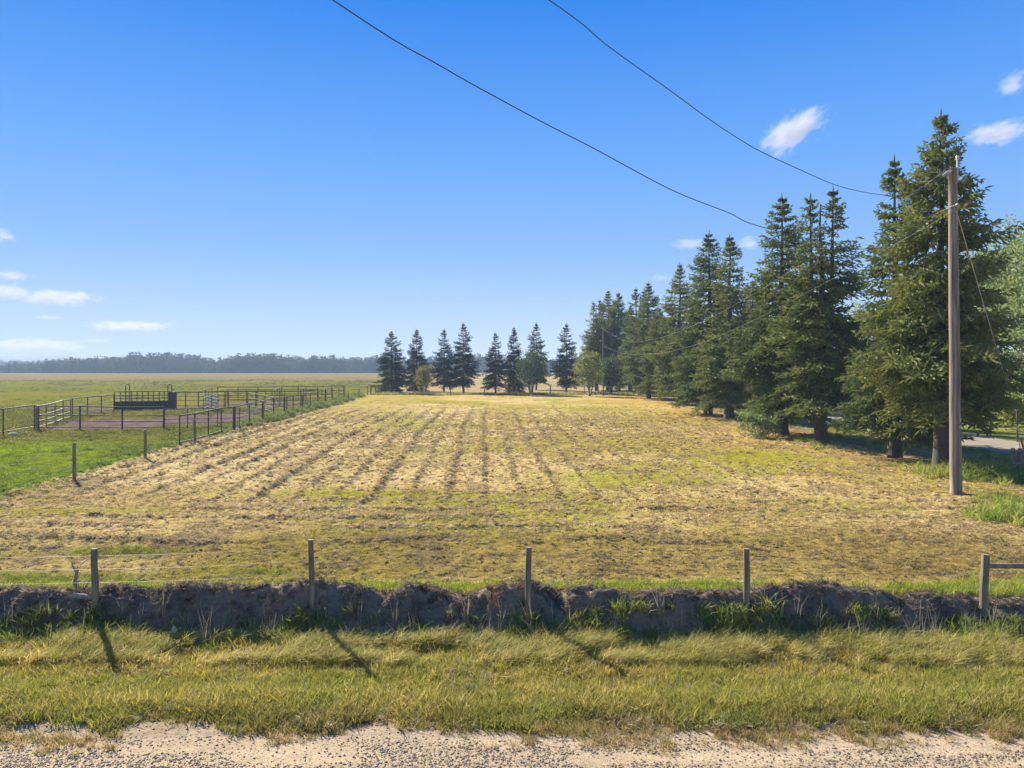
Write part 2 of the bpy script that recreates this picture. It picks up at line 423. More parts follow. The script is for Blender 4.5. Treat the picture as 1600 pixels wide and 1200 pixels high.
def tone_field(x, y):
    row, row2 = hay_bits(x, y)
    c = np.repeat(HAY, len(x), 0)
    n = fbm(x * 0.13, y * 0.10, 101, 4)
    c = mixc(c, STUB, 0.75 * sstep(0.44, 0.60, n))
    c = mixc(c, LIME, 0.65 * sstep(0.54, 0.66, fbm(x * 0.2 + 9, y * 0.13, 103, 4)))
    # between the rows the stubble shows green; the rows are pale
    c = mixc(c, HAYP, 0.7 * np.clip(row + row2, 0, 1))
    c = mixc(c, C(0.29, 0.205, 0.10), 0.7 * np.clip(row * 1.3, 0, 1) * (0.35 + 0.9 * vnoise(x * 2.2, y * 2.2, 105)))  # shade of the ragged hay ridges, painted as patchy darker brown along the rows
    left = 1 - sstep(-8, 2, x) * 1.0
    c = mixc(c, HAYP, 0.35 * left * sstep(24, 28, y) * (1 - sstep(60, 90, y)))
    # named green patches seen in the photograph
    for (px, py, wx, wy, s, tgt) in [(560, 772, 4.2, 0.9, 0.95, LIME), (640, 785, 3, .7, .6, LIME), (950, 750, 2.6, 2.6, 0.85, LIME), (1170, 712, 3.6, 3.6, 0.9, LIME),
                                (830, 850, 6, 1.0, 0.5, STUB), (200, 862, 1.7, 0.5, 1.0, GRN), (60, 905, 2.5, 0.5, 1.0, GRN), (130, 800, 3.5, .8, .7, LIME),
                                (640, 665, 5, 7, 0.7, LIME), (860, 690, 5, 4, .4, LIME), (1010, 690, 4, 8, .5, STUB), (430, 895, 1.2, .35, .8, GRN),
                                (560, 640, 6, 12, .55, STUB), (930, 640, 6, 9, .6, LIME), (1060, 655, 6, 8, .6, LIME), (1330, 790, 3, 1.5, .5, LIME), (1000, 790, 4, 1, .4, LIME)]:
        cx, cy = P(px, py)
        d = ((x - cx) / wx) ** 2 + ((y - cy) / wy) ** 2
        m = np.exp(-d) * (0.4 + 1.0 * fbm(x * 0.9, y * 0.9, 107))
        c = mixc(c, tgt, np.clip(m * s * 1.25, 0, 1))
    # brown, darker headland strip and bare soil spots
    hd = sstep(14.2, 15.2, y) * (1 - sstep(17.8, 20.5, y + 1.5 * (vnoise(x * .3, y * 0, 110) - .5)))
    c = mixc(c, C(0.28, 0.20, 0.055), 0.85 * hd * (0.55 + 0.45 * sstep(-9, -3, x)))
    c = mixc(c, C(0.17, 0.115, 0.075), 0.5 * sstep(0.60, 0.72, fbm(x * 0.6, y * 0.6, 113, 4)))
    c = mixc(c, C(0.27, 0.17, 0.08), 0.8 * np.exp(-((x - xR(y) + 0.5) / 2.0) ** 2) * sstep(26, 34, y) * (1 - sstep(110, 120, y)))      # needles under the spruces
    c = mixc(c, HAYO, 0.5 * sstep(8, 17, x) * sstep(30, 50, y))
    c = mixc(c, HAYO, 0.45 * sstep(92, 108, y))
    # green strip just behind the bank
    g = (1 - sstep(14.0, 14.5, y + 0.5 * (fbm(x * 0.8, y * 0, 117) - 0.5)))
    c = mixc(c, mixc(np.repeat(LIME, len(x), 0), GRN, fbm(x * 1.5, y * 1.5, 118)), 0.85 * g)
    return c
DIRT = [(230, 660, 5.5, 3.4, 1.0), (320, 655, 4.5, 5, 1.0), (150, 668, 4, 1.5, .9), (380, 650, 3.5, 8, .7), (210, 638, 9, 6, .6), (400, 632, 6, 8, .55)]
def dirtmask(x, y):
    r = np.zeros_like(x)
    for (px, py, wx, wy, s) in DIRT:
        cx, cy = P(px, py)
        d = ((x - cx) / wx) ** 2 + ((y - cy) / wy) ** 2
        r = np.maximum(r, s * sstep(0.14, 0.42, np.exp(-d) * (0.55 + 0.9 * fbm(x * 0.7, y * 0.5, 127, 4))))
    return r
def tone_pasture(x, y):
    c = np.repeat(C(0.155, 0.155, 0.02), len(x), 0)
    c = mixc(c, C(0.165, 0.225, 0.012), sstep(0.40, 0.6, fbm(x * 0.12, y * 0.12, 121)) * (1 - sstep(36, 48, y)) )
    c = mixc(c, C(0.165, 0.23, 0.012), 0.6 * (1 - sstep(30, 44, y)))
    c = mixc(c, C(0.205, 0.165, 0.035), 0.75 * sstep(0.42, 0.62, fbm(x * 0.08, y * 0.05, 123, 4)) * sstep(35, 60, y))
    c = mixc(c, C(0.24, 0.165, 0.07), 0.85 * sstep(150, 360, y + 60 * (fbm(x * 0.02, y * 0.01, 125) - .5)))
    c = mixc(c, C(0.09, 0.11, 0.02), 0.6 * sstep(0.58, 0.70, fbm(x * 1.1, y * 1.1, 73, 4)))
    # trampled earth in the pen
    c = mixc(c, mixc(np.repeat(C(0.11, 0.075, 0.068), len(x), 0), C(0.20, 0.14, 0.12), fbm(x * 1.3, y * 1.3, 129)), dirtmask(x, y))
    e = np.exp(-((x - xL(y) + 0.6) / 0.8) ** 2)
    c = mixc(c, C(0.06, 0.10, 0.02), 0.7 * e * (0.5 + 0.5 * fbm(x * .8, y * .5, 131)))
    return c
def tone_right(x, y):
    c = np.repeat(C(0.13, 0.14, 0.04), len(x), 0)
    c = mixc(c, C(0.30, 0.22, 0.11), 0.8 * sstep(0.42, 0.6, fbm(x * 0.25, y * 0.15, 133)))
    c = mixc(c, C(0.23, 0.15, 0.08), 0.8 * np.exp(-((x - xR(y)) / 1.8) ** 2))
    c = mixc(c, C(0.25, 0.27, 0.06), 0.7 * sstep(3.5, 8, x - xDr(y)))
    return c
def tone_far(x, y):
    c = np.repeat(C(0.38, 0.27, 0.14), len(x), 0)
    c = mixc(c, C(0.24, 0.22, 0.08), 0.6 * sstep(0.45, 0.62, fbm(x * 0.06, y * 0.04, 137)))
    return c
def tone_verge(x, y):
    c = np.repeat(C(0.22, 0.20, 0.05), len(x), 0)
    c = mixc(c, C(0.21, 0.165, 0.055), 0.8 * sstep(0.4, 0.6, fbm(x * 0.6, y * 1.2, 139)))
    c = mixc(c, C(0.30, 0.215, 0.115), 1 - sstep(9.3, 10.2, y + 0.5 * (fbm(x * 1.6, y * 1.6, 142, 4) - 0.5) * 2))
    ed = 1 - sstep(8.9, 9.35, y + 0.35 * (fbm(x * 1.6, y * 1.6, 141, 4) - 0.5) * 2)
    c = mixc(c, C(0.36, 0.275, 0.19), ed)
    return c
def tone_soil(x, y):
    c = np.repeat(C(0.19, 0.14, 0.10), len(x), 0)
    c = mixc(c, C(0.23, 0.17, 0.115), sstep(0.4, 0.65, fbm(x * 2.2, y * 2.2, 143, 4)))
    c = mixc(c, C(0.085, 0.06, 0.042), 0.7 * sstep(0.55, 0.7, fbm(x * 4, y * 3, 147)))
    c = mixc(c, C(0.34, 0.28, 0.20), 0.75 * np.exp(-((y - YC - 0.12) / 0.2) ** 2))
    return c
def tone_road(x, y):
    c = np.repeat(C(0.50, 0.375, 0.235), len(x), 0)
    c = mixc(c, C(0.32, 0.245, 0.175), 0.75 * sstep(8.3, 9.1, y + 0.5 * (fbm(x * 1.5, y * 3, 155) - 0.5)))
    c = mixc(c, C(0.42, 0.315, 0.20), 0.8 * sstep(0.4, 0.6, fbm(x * 0.5, y * 2.5, 151)) )
    return c
def tone_drive(x, y):
    c = np.repeat(C(0.30, 0.25, 0.19), len(x), 0)
    d = np.abs(x - xDr(y))
    return mixc(c, C(0.20, 0.19, 0.09), 0.75 * np.exp(-(d / 0.5) ** 2) * sstep(.35, .6, fbm(x * 2, y * .5, 153)))

fi, fj = np.meshgrid(np.arange(NX - 1), np.arange(NY - 1))
fi = fi.ravel(); fj = fj.ravel()
quad = np.stack([fj * NX + fi, fj * NX + fi + 1, (fj + 1) * NX + fi + 1, (fj + 1) * NX + fi], 1)
cx = (X[quad[:, 0]] + X[quad[:, 2]]) / 2; cy = (Y[quad[:, 0]] + Y[quad[:, 2]]) / 2
edge_n = 0.5 * (fbm(cx * 1.5, cy * 1.2, 161) - 0.5)
road_edge = 8.88 + 0.5 * (fbm(cx * 1.1, cy * 0, 163) - 0.5)
reg = np.full(len(cx), 0)
isroad = cy < road_edge
isverge = ~isroad & (cy < 12.6)
isbank = (cy >= 12.6) & (cy < 13.72)
back = cy >= 13.72
left = back & (cx < xL(cy) + edge_n)
drv = back & ~left & (np.abs(cx - xDr(cy)) < 2.2 + edge_n * 1.2) & (cy < 420)
drv = drv | ((np.abs(cx - xDr(cy)) < 2.7) & ~isroad & (cy < 13.72))
right = back & ~left & ~drv & (cx > xR(cy) + 0.6 + edge_n) & (cy < 420)
far = back & ~left & ~drv & ~right & (cy > YFAR)
field = back & ~left & ~drv & ~right & ~far
isverge &= ~drv; isbank &= ~drv
def region(name, mask, mat, tone, label):
    q = quad[mask]
    used, inv = np.unique(q, return_inverse=True)
    V = np.stack([X[used], Y[used], Z[used]], 1)
    me = mesh_np(name, V, inv.reshape(-1, 4), M[mat], True)
    col = np.ones((len(used), 4), dtype=np.float32); col[:, :3] = np.clip(tone(X[used], Y[used]), 0, 1)
    a = me.attributes.new('tone', 'FLOAT_COLOR', 'POINT'); a.data.foreach_set('color', col.ravel())
    o = link(name, me)
    return tag(o, label, kind='structure')
region('road', isroad, 'road', tone_road, 'pale gravel road strewn with dark pebbles along the bottom edge')
region('roadside_ground', isverge, 'verge', tone_verge, 'shallow roadside ditch between gravel road and earth bank')
region('soil_bank', isbank, 'soil', tone_soil, 'lumpy brown earth bank along the front of the mown field')
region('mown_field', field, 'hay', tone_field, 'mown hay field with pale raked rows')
region('pasture_ground', left, 'pasture', tone_pasture, 'wide green pasture left of the mown field')
region('driveway', drv, 'drive', tone_drive, 'pale dirt driveway behind the row of tall spruces')
region('lawn_ground', right, 'pasture', tone_right, 'rough grass beside the driveway')
region('far_field', far, 'pasture', tone_far, 'tan stubble field behind the short spruce row')
del quad, fi, fj, cx, cy

# ------------------------------------------------------------------ distant hill and woods
hv = []; hf = []
n = 90
for i in range(n + 1):
    x = -2600 + 2300 * i / n
    h = 37 * (1 - float(sstep(-1300, -780, x))) + 2 * math.sin(i * 0.37) + 1.0
    for (yy, k) in ((1550, 0), (1700, 0.55), (1900, 1), (2200, 0.8), (2600, 0)):
        hv.append((x, yy, -2 + (h + 2) * k))
for i in range(n):
    for k in range(4):
        a = i * 5 + k
        hf.append((a, a + 5, a + 6, a + 1))
hill = link('hills', mesh_np('hills', hv, hf, M['hill'], True))
tag(hill, 'low bluish wooded ridge on the far left horizon', kind='structure')

# ------------------------------------------------------------------ foliage builders (numpy)
def spindles(P0, D, L, W, droop=None, rs=None):
    """thin crossed blades (4 triangles each): P0 start, D unit direction, L length, W width"""
    n = len(P0)
    up = np.tile(np.array([0, 0, 1.0]), (n, 1))
    a = np.cross(D, up); nn = np.linalg.norm(a, axis=1, keepdims=True); nn[nn < 1e-6] = 1; a /= nn
    b = np.cross(a, D)
    th = (rs.random(n) * np.pi)[:, None]
    a2 = a * np.cos(th) + b * np.sin(th); b2 = -a * np.sin(th) + b * np.cos(th)
    mid = P0 + D * (L * 0.45)[:, None]; tip = P0 + D * L[:, None]
    w = (W / 2)[:, None]
    V = np.stack([P0, mid + a2 * w, tip, mid - a2 * w, P0, mid + b2 * w, tip, mid - b2 * w], 1).reshape(-1, 3)
    k = np.arange(n)[:, None] * 8
    Fq = np.concatenate([k + np.array([[0, 1, 2, 3]]), k + np.array([[4, 5, 6, 7]])], 0)
    return V, Fq
def add_rnd(me, per, n, rs, vals=None):
    v = (rs.random(n) if vals is None else vals).astype(np.float32)
    a = me.attributes.new('rnd', 'FLOAT', 'POINT'); a.data.foreach_set('value', np.repeat(v, per))

def spruce_crown(seed, H, Rmax, z0, nb, top_thin=0.0, spread=1.0, mat='needle', twig=0.30, tw=0.075, dens=1.0, tops=None):
    rs = np.random.default_rng(seed)
    P0s = []; Ds = []; Ls = []; Rn = []
    wood = MB()
    if tops is None: tops = [(0.0, 0.0, H, 1.0)]
    # uneven outline: radius swells and shrinks with height and side
    ph = rs.random(6) * 6.28
    for i in range(nb):
        tx, ty, th, tk = tops[rs.integers(len(tops))]
        t = rs.random() ** 1.12
        z = z0 + (th - z0) * t
        if tx or ty: cx_, cy_ = tx * min(1, z / th * 1.3), ty * min(1, z / th * 1.3)
        else: cx_, cy_ = 0.0, 0.0
        phi = rs.random() * 2 * np.pi
        q = 1 - t
        prof = (q ** 0.86) * (1 - 0.30 * sstep(0.75, 1.0, q)) * (1 - top_thin * t * (1 - t) * 2)
        irr = 1 + 0.16 * math.sin(ph[0] + z * 1.3 + phi) + 0.15 * math.sin(ph[1] + z * 2.7 - 2 * phi) + 0.10 * math.sin(ph[2] + z * 5.1 + 3 * phi)
        if t > 0.3: z = z0 + (round((z - z0) / 0.42) * 0.42) + rs.normal(0, 0.05); z = min(z, th - 0.1)
        L = max(0.14, Rmax * prof * irr * (0.58 + 0.52 * rs.random()) * tk)
        kt = min(1.0, 0.42 + 0.42 * L)
        el0 = math.radians(28 - 52 * q + rs.normal(0, 7))
        nseg = max(3, int(L / 0.16))
        s = np.linspace(0, 1, nseg + 1)
        el = el0 + math.radians(-14) * np.sin(s * 2.2) + math.radians(34) * s ** 2 * 0.8
        dl = L / nseg
        dx = np.cumsum(np.cos(el)) * dl; dz = np.cumsum(np.sin(el)) * dl
        bx = cx_ + np.cos(phi) * dx; by = cy_ + np.sin(phi) * dx; bz = z + dz
        if L > 1.0 and rs.random() < 0.5:
            m_ = nseg // 2
            wood.tube([(cx_, cy_, z), (bx[m_], by[m_], bz[m_]), (bx[-1], by[-1], bz[-1])], [0.03 + L * 0.008, 0.02, 0.006], 3, False)
        fwd = np.array([math.cos(phi), math.sin(phi), 0]); sid = np.array([-math.sin(phi), math.cos(phi), 0])
        for k in range(nseg + 1):
            sk = s[k]
            if sk < 0.12 and L > 0.9: continue
            base = np.array([bx[k], by[k], bz[k]])
            for sg in (-1, 1):
                sl_ = (0.55 * L * (1 - sk) * min(1, sk * 2.4) + 0.16 * kt) * (0.7 + 0.6 * rs.random())
                sl_ = min(sl_, 1.1)
                a = math.radians(48 + rs.normal(0, 10))
                d = fwd * math.cos(a) + sid * sg * math.sin(a)
                d = d + np.array([0, 0, rs.normal(-0.18, 0.16)])
                nt = max(1, int(sl_ / 0.17 * dens))
                for j in range(nt):
                    f = (j + 0.3) / nt
                    p = base + d * sl_ * f + np.array([0, 0, -0.10 * f * f])
                    dd = d + rs.normal(0, 0.42, 3) + np.array([0, 0, -0.22])
                    P0s.append(p); Ds.append(dd); Ls.append(kt * twig * (0.6 + 0.7 * rs.random()))
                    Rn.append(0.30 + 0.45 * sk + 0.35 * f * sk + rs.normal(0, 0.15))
            # upright and hanging sprigs along the bough
            for w_ in range(1):
                dd = fwd * 0.8 + np.array([0, 0, rs.normal(0.1, 0.5)]) + rs.normal(0, 0.2, 3)
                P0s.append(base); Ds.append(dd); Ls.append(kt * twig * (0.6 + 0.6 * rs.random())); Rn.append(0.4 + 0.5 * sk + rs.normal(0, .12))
    for (tx, ty, th, tk) in tops:      # leader and its small side shoots
        for j in range(26):
            zz = th - 1.3 * j / 26
            a = rs.random() * 6.28
            P0s.append(np.array([tx, ty, zz - 0.05])); Ds.append(np.array([math.cos(a) * 0.8, math.sin(a) * 0.8, 0.55 if j > 2 else 3.0])); Ls.append(0.14 + 0.36 * j / 26); Rn.append(0.6)
        P0s.append(np.array([tx, ty, th - 0.1])); Ds.append(np.array([0.05, 0, 1.0])); Ls.append(0.55); Rn.append(0.5)
    P0s = np.array(P0s); Ds = np.array(Ds); Ds /= np.linalg.norm(Ds, axis=1, keepdims=True)
    Ls = np.array(Ls); W = tw * (0.75 + 0.5 * rs.random(len(Ls)))
    V, Fq = spindles(P0s, Ds, Ls, W, rs=rs)
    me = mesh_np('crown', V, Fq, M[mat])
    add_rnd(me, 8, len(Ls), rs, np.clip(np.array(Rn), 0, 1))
    return me, wood
def trunk_mesh(seed, H, r0, mat='bark', tops=None, wood=None):
    rs = random.Random(seed)
    mb = MB()
    pts = []; rad = []
    n = 12
    for i in range(n + 1):
        t = i / n
        pts.append((0.05 * math.sin(i * 1.3 + seed), 0.05 * math.cos(i * 0.9 + seed), -0.25 + (H * 0.97 + 0.25) * t))
        rad.append(r0 * (1.35 if i == 0 else 1.0) * (1 - t) ** 0.85 + 0.015)
    pts.insert(1, (pts[0][0] * 0.9, pts[0][1] * 0.9, 0.25)); rad.insert(1, r0 * 1.08)
    mb.tube(pts, rad, 10)
    if tops:
        for (tx, ty, th, tk) in tops:
            if tx or ty:
                mb.tube([(tx * 0.3, ty * 0.3, th * 0.25), (tx * 0.9, ty * 0.9, th * 0.6), (tx, ty, th - 0.2)], [r0 * 0.6, r0 * 0.4, 0.02], 7)
    for k in range(14):      # dead stubs low on the stem
        z = rs.uniform(0.5, 2.8); a = rs.random() * 6.28; l = rs.uniform(0.3, 1.2)
        mb.tube([(0, 0, z), (math.cos(a) * l * 0.6, math.sin(a) * l * 0.6, z - 0.05), (math.cos(a) * l, math.sin(a) * l, z - 0.22 * l)], [0.03, 0.018, 0.005], 3, False)
    if wood:
        b = len(mb.v); mb.v += wood.v; mb.f += [tuple(b + q for q in f) for f in wood.f]
    return mb.mesh('trunk', M[mat], True)

VAR = {}
def variant(key, **kw):
    H = kw['H']
    cr, wood = spruce_crown(**{k: v for k, v in kw.items() if k != 'r0'})
    VAR[key] = (cr, trunk_mesh(kw['seed'], H * 0.985, kw['r0'], tops=kw.get('tops'), wood=wood), H)
# near trees: tall, heavy, uneven; the others are reused with turns and scales
variant('wide', seed=1, H=15.0, Rmax=4.4, z0=3.3, nb=470, r0=0.36, spread=1, twig=0.34, tw=0.085)
variant('slim', seed=2, H=14.5, Rmax=4.0, z0=2.2, nb=430, r0=0.34, top_thin=0.9, twig=0.33, tw=0.085)
variant('twin', seed=3, H=14.8, Rmax=3.7, z0=2.9, nb=470, r0=0.34, top_thin=0.3, twig=0.33, tw=0.085, tops=[(-0.55, 0.1, 14.4, 1.0), (0.6, -0.1, 14.8, 1.0)])
variant('full', seed=4, H=15.2, Rmax=3.8, z0=2.0, nb=430, r0=0.30, twig=0.33, tw=0.085)
variant('open', seed=5, H=11.5, Rmax=3.3, z0=1.9, nb=250, r0=0.17, mat='needle_dark', twig=0.30, tw=0.085, dens=0.8)
variant('dark', seed=6, H=11.0, Rmax=3.5, z0=0.9, nb=280, r0=0.18, mat='needle_dark', twig=0.30, tw=0.09, dens=0.8)

def spruce(var, x, y, H, rz, label, group, wx=1.0):
    cr, tr, H0 = VAR[var]
    z = hz(x, y)
    root = empty('spruce_tree', (x, y, z), rz, label, 'spruce tree', group)
    s = H / H0
    root.scale = (s * wx, s * wx, s)
    link('trunk', tr, root); link('crown', cr, root)
    return root
G1 = 'tall spruces in the row along the right side of the field'
G2 = 'short dark spruces in the row at the far end of the field'
row1 = [  # base px, base py, top py, variant, turn, width factor, label
    (1470, 735, 183, 'wide', 0.4, 0.88, 'tallest wide-crowned spruce right behind the utility pole'),
    (1398, 715, 253, 'slim', 1.9, 0.95, 'slim-topped spruce with pole on its right and low boughs reaching left'),
    (1283, 692, 300, 'twin', 0.0, 1.08, 'spruce with two pointed tops side by side'),
    (1222, 680, 310, 'full', 2.0, 1.12, 'spruce above the leafy shrub, left of the twin-topped one'),
    (1140, 655, 372, 'slim', 4.0, 1.18, 'spruce with a bare dark trunk standing left of the shrub'),
    (1108, 648, 366, 'full', 5.1, 1.12, 'spruce touching the right side of the fifth crown from the short row'),
    (1062, 632, 414, 'full', 3.3, 1.05, 'narrow spruce standing alone in a dip of the treetops, mid row'),
    (1030, 625, 482, 'wide', 2.2, 1.0, 'lower spruce between the narrow mid-row one and the dense far group'),
    (1013, 622, 443, 'full', 0.9, 1.08, 'spruce with thick trunk, right front of the dense far group'),
    (1000, 617, 452, 'twin', 2.7, 1.05, 'spruce with rounded top behind the thick-trunked far one'),
    (985, 614, 478, 'slim', 5.6, 1.05, 'lower spruce in the hollow of the dense far group'),
    (966, 611, 459, 'wide', 1.2, 0.98, 'broad spruce in the far group, behind the yellow-green tree'),
    (950, 610, 455, 'full', 3.9, 1.05, 'tallest spruce at the left edge of the far group'),
    (932, 611, 470, 'twin', 0.5, 0.95, 'outermost spruce of the far group, standing over the yellow-green tree'),
    (1176, 642, 440, 'wide', 5.0, 0.95, 'spruce set back behind the gap, right of the bare dark trunk'),
    (1087, 628, 470, 'slim', 0.2, 1.05, 'dark spruce set back behind the narrow mid-row spruce'),
]
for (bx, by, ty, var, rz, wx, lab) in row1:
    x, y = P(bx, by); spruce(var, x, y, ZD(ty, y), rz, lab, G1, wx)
row2 = [
    (612, 614, 519, 'dark', 0.3, 1.12, 'leftmost spruce of the short row, broad with boughs to the ground'),
    (651, 611, 516, 'dark', 2.3, 0.9, 'second short-row spruce from the left, behind the golden bush'),
    (694, 614, 516, 'open', 1.0, 0.95, 'short-row spruce just right of the golden bush'),
    (724, 614, 506, 'open', 3.1, 1.0, 'tall short-row spruce at the left side of the gap'),
    (774, 616, 521, 'open', 4.2, 0.95, 'low short-row spruce at the right side of the gap'),
    (803, 615, 513, 'dark', 5.0, 0.75, 'slim short-row spruce left of the round leafy tree'),
    (838, 609, 506, 'open', 5.8, 0.95, 'short-row spruce rising above the round leafy tree'),
    (885, 614, 507, 'open', 0.1, 1.0, 'rightmost spruce of the short row, next to the yellow-green tree'),
]
for (bx, by, ty, var, rz, wx, lab) in row2:
    x, y = P(bx, by); spruce(var, x, y, ZD(ty, y), rz, lab, G2, wx)

# broadleaf trees and shrubs
def leafy(seed, H, Rw, z0, nclump, per, leaf, stems=1, lean=0.0, matw='grey_bark', r0=0.16, shape=1.0):
    rs = np.random.default_rng(seed)
    wood = MB()
    cl = []
    tips = []
    for s in range(stems):
        a = rs.random() * 6.28
        sp = 0.5 * Rw * (s / max(1, stems - 1)) if stems > 1 else 0
        top = np.array([math.cos(a) * sp, math.sin(a) * sp, H * (0.8 + 0.15 * rs.random())])
        b0 = np.array([math.cos(a) * 0.12 * (stems > 1), math.sin(a) * 0.12 * (stems > 1), -0.15])
        m = (b0 + top) / 2 + rs.normal(0, 0.03 * H, 3) * np.array([1, 1, 0])
        r = r0 / (1 + 0.35 * (stems - 1))
        wood.tube([b0, m, top], [r, r * 0.6, 0.02], 7)
        nb = int(10 + 8 * (stems == 1))
        for k in range(nb):
            f = 0.22 + 0.7 * rs.random()
            st = b0 * (1 - f) ** 2 + 2 * m * f * (1 - f) + top * f * f
            aa = rs.random() * 6.28
            l = Rw * (1.05 - 0.6 * abs(f - 0.45)) * (0.6 + 0.5 * rs.random())
            en = st + np.array([math.cos(aa) * l * 0.85, math.sin(aa) * l * 0.85, l * (0.35 + 0.5 * rs.random())])
            en[2] = min(en[2], H * 0.97)
            wood.tube([st, (st + en) / 2 + np.array([0, 0, -0.05 * l]), en], [r * 0.4, r * 0.22, 0.008], 4, False)
            tips.append((st, en))
    Vp = []
    for i in range(nclump):
        if rs.random() < 0.65:
            st, en = tips[rs.integers(len(tips))]
            f = 0.35 + 0.7 * rs.random()
            c = st + (en - st) * f + rs.normal(0, 0.10 * Rw, 3)
        else:
            u = rs.normal(0, 1, 3); u /= np.linalg.norm(u)
            rr = (0.75 + 0.25 * rs.random())
            c = np.array([u[0] * Rw * rr, u[1] * Rw * rr, z0 + (H - z0) * (0.5 + 0.5 * u[2] * rr)])
            k = 1 - 0.25 * shape * (c[2] - z0) / (H - z0)
            c[0] *= k; c[1] *= k
        c[2] = max(c[2], z0)
        Vp.append(c + rs.normal(0, 1, (per, 3)) * np.array([1, 1, 0.7]) * (0.13 * Rw) ** 0.9 * 0.75)
    Pts = np.concatenate(Vp); Pts[:, 2] = np.maximum(Pts[:, 2], 0.05)
    n = len(Pts)
    D = rs.normal(0, 1, (n, 3)); D /= np.linalg.norm(D, axis=1, keepdims=True)
    A = np.cross(D, rs.normal(0, 1, (n, 3))); A /= np.linalg.norm(A, axis=1, keepdims=True)
    l = (leaf * (0.7 + 0.6 * rs.random(n)))[:, None]
    V = np.stack([Pts - D * l / 2, Pts + A * l * 0.32, Pts + D * l / 2, Pts - A * l * 0.32], 1).reshape(-1, 3)
    Fq = np.arange(n * 4).reshape(-1, 4)
    return V, Fq, n, rs, wood
def leafy_tree(name, x, y, H, Rw, z0, mat, seed, label, cat, group=None, nclump=220, per=22, leaf=0.2, stems=1, r0=0.16, matw='grey_bark', share=None, rz=0.0):
    root = empty(name, (x, y, hz(x, y)), rz, label, cat, group)
    if share:
        for c in share.children:
            k = c.copy(); COL.objects.link(k); k.parent = root
        s = H / share['H']; root.scale = (s, s, s)
        return root
    V, Fq, n, rs, wood = leafy(seed, H, Rw, z0, nclump, per, leaf, stems, r0=r0)
    me = mesh_np('foliage', V, Fq, M[mat]); add_rnd(me, 4, n, rs)
    wood.build('trunk' if stems == 1 else 'stems', M[matw], root, smooth=True)
    link('foliage', me, root)
    root['H'] = H
    return root
x, y = P(664, 613); leafy_tree('golden_bush', x, y, 5.0, 2.0, 0.4, 'leaf_gold', 21, 'golden autumn bush between two short-row spruces', 'bush', nclump=110, leaf=0.24, stems=5)
x, y = P(830, 617); leafy_tree('leafy_tree', x, y, 7.4, 2.9, 1.6, 'leaf_green', 22, 'round green leafy tree with several stems in the short row', 'tree', nclump=190, leaf=0.25, stems=6, r0=0.3)
x, y = P(921, 619); leafy_tree('leafy_tree', x, y, 7.2, 2.6, 1.5, 'leaf_lime', 23, 'yellow-green leafy tree at the corner of the two rows', 'tree', nclump=150, leaf=0.25, stems=4, r0=0.3)
x, y = P(954, 617); leafy_tree('leafy_tree', x, y, 6.6, 2.3, 1.3, 'leaf_green', 24, 'dark green leafy tree right of the yellow-green one', 'tree', nclump=150, leaf=0.25, stems=4, r0=0.4, matw='bark')
x, y = P(1188, 684); leafy_tree('leafy_shrub', x, y, 1.4, 1.35, 0.05, 'leaf_pale', 25, 'low rounded leafy shrub at the foot of the spruces', 'shrub', nclump=170, per=26, leaf=0.11, stems=6, r0=0.05)
# pale trees beyond the driveway
G3 = 'pale green broadleaf trees beyond the driveway'
x, y = XD(1592, 58), 58.0
pa = leafy_tree('poplar_tree', x, y, ZD(335, y), 4.3, 2.0, 'leaf_pale', 31, 'large pale poplar at the right edge behind the tallest spruce', 'poplar tree', G3, nclump=420, per=34, leaf=0.24, r0=0.28)
x, y = XD(1668, 50), 50.0
pb = leafy_tree('poplar_tree', x, y, 15.5, 4.0, 2.2, 'leaf_pale', 32, 'pale poplar partly cut by the right edge of the picture', 'poplar tree', G3, nclump=380, per=32, leaf=0.24, r0=0.28)
for i, (px, D, ty, lab) in enumerate([
        (1345, 92, 468, 'pale poplar glimpsed in the gap right of the twin-topped spruce'),
        (1545, 74, 378, 'pale poplar peeking out low on the right of the wide spruce'),
        (1440, 96, 455, 'pale poplar hidden between the two nearest spruces'),
        (1185, 140, 484, 'far pale poplar in the gap behind the shrub spruces'),
        (1250, 118, 470, 'pale poplar behind the spruce gap beside the twin tops'),
        (1600, 90, 400, 'distant poplar behind the edge poplar')]):
    leafy_tree('poplar_tree', XD(px, D), D, ZD(ty, D), 4, 2, 'leaf_pale', 0, lab, 'poplar tree', G3, share=(pa, pb)[i % 2], rz=i * 1.3)
G4 = 'low sunlit bushes beyond the driveway'
bs0 = None
for i, (px, D, h, lab) in enumerate([(1590, 50, 2.4, 'sunlit low bush by the metal stake at the right edge'), (1500, 56, 2.2, 'sunlit low bush seen just right of the pole'),
                             (1425, 62, 2.3, 'sunlit low bush between the two nearest trunks'), (1560, 66, 3.2, 'taller sunlit bush behind the ones at the right edge'),
                             (1345, 74, 2.4, 'sunlit low bush left of the slim-topped spruce trunk'), (1250, 84, 2.6, 'sunlit low bush left of the twin-topped spruce trunk')]):
    o = leafy_tree('low_bush', XD(px, D), D, h, 1.9, 0.05, 'leaf_lime', 41, lab, 'bush', G4, nclump=120, per=22, leaf=0.2, stems=5, r0=0.05, share=bs0, rz=i * 1.1)
    if bs0 is None: bs0 = o
for o in bpy.data.objects:
    if 'H' in o: del o['H']

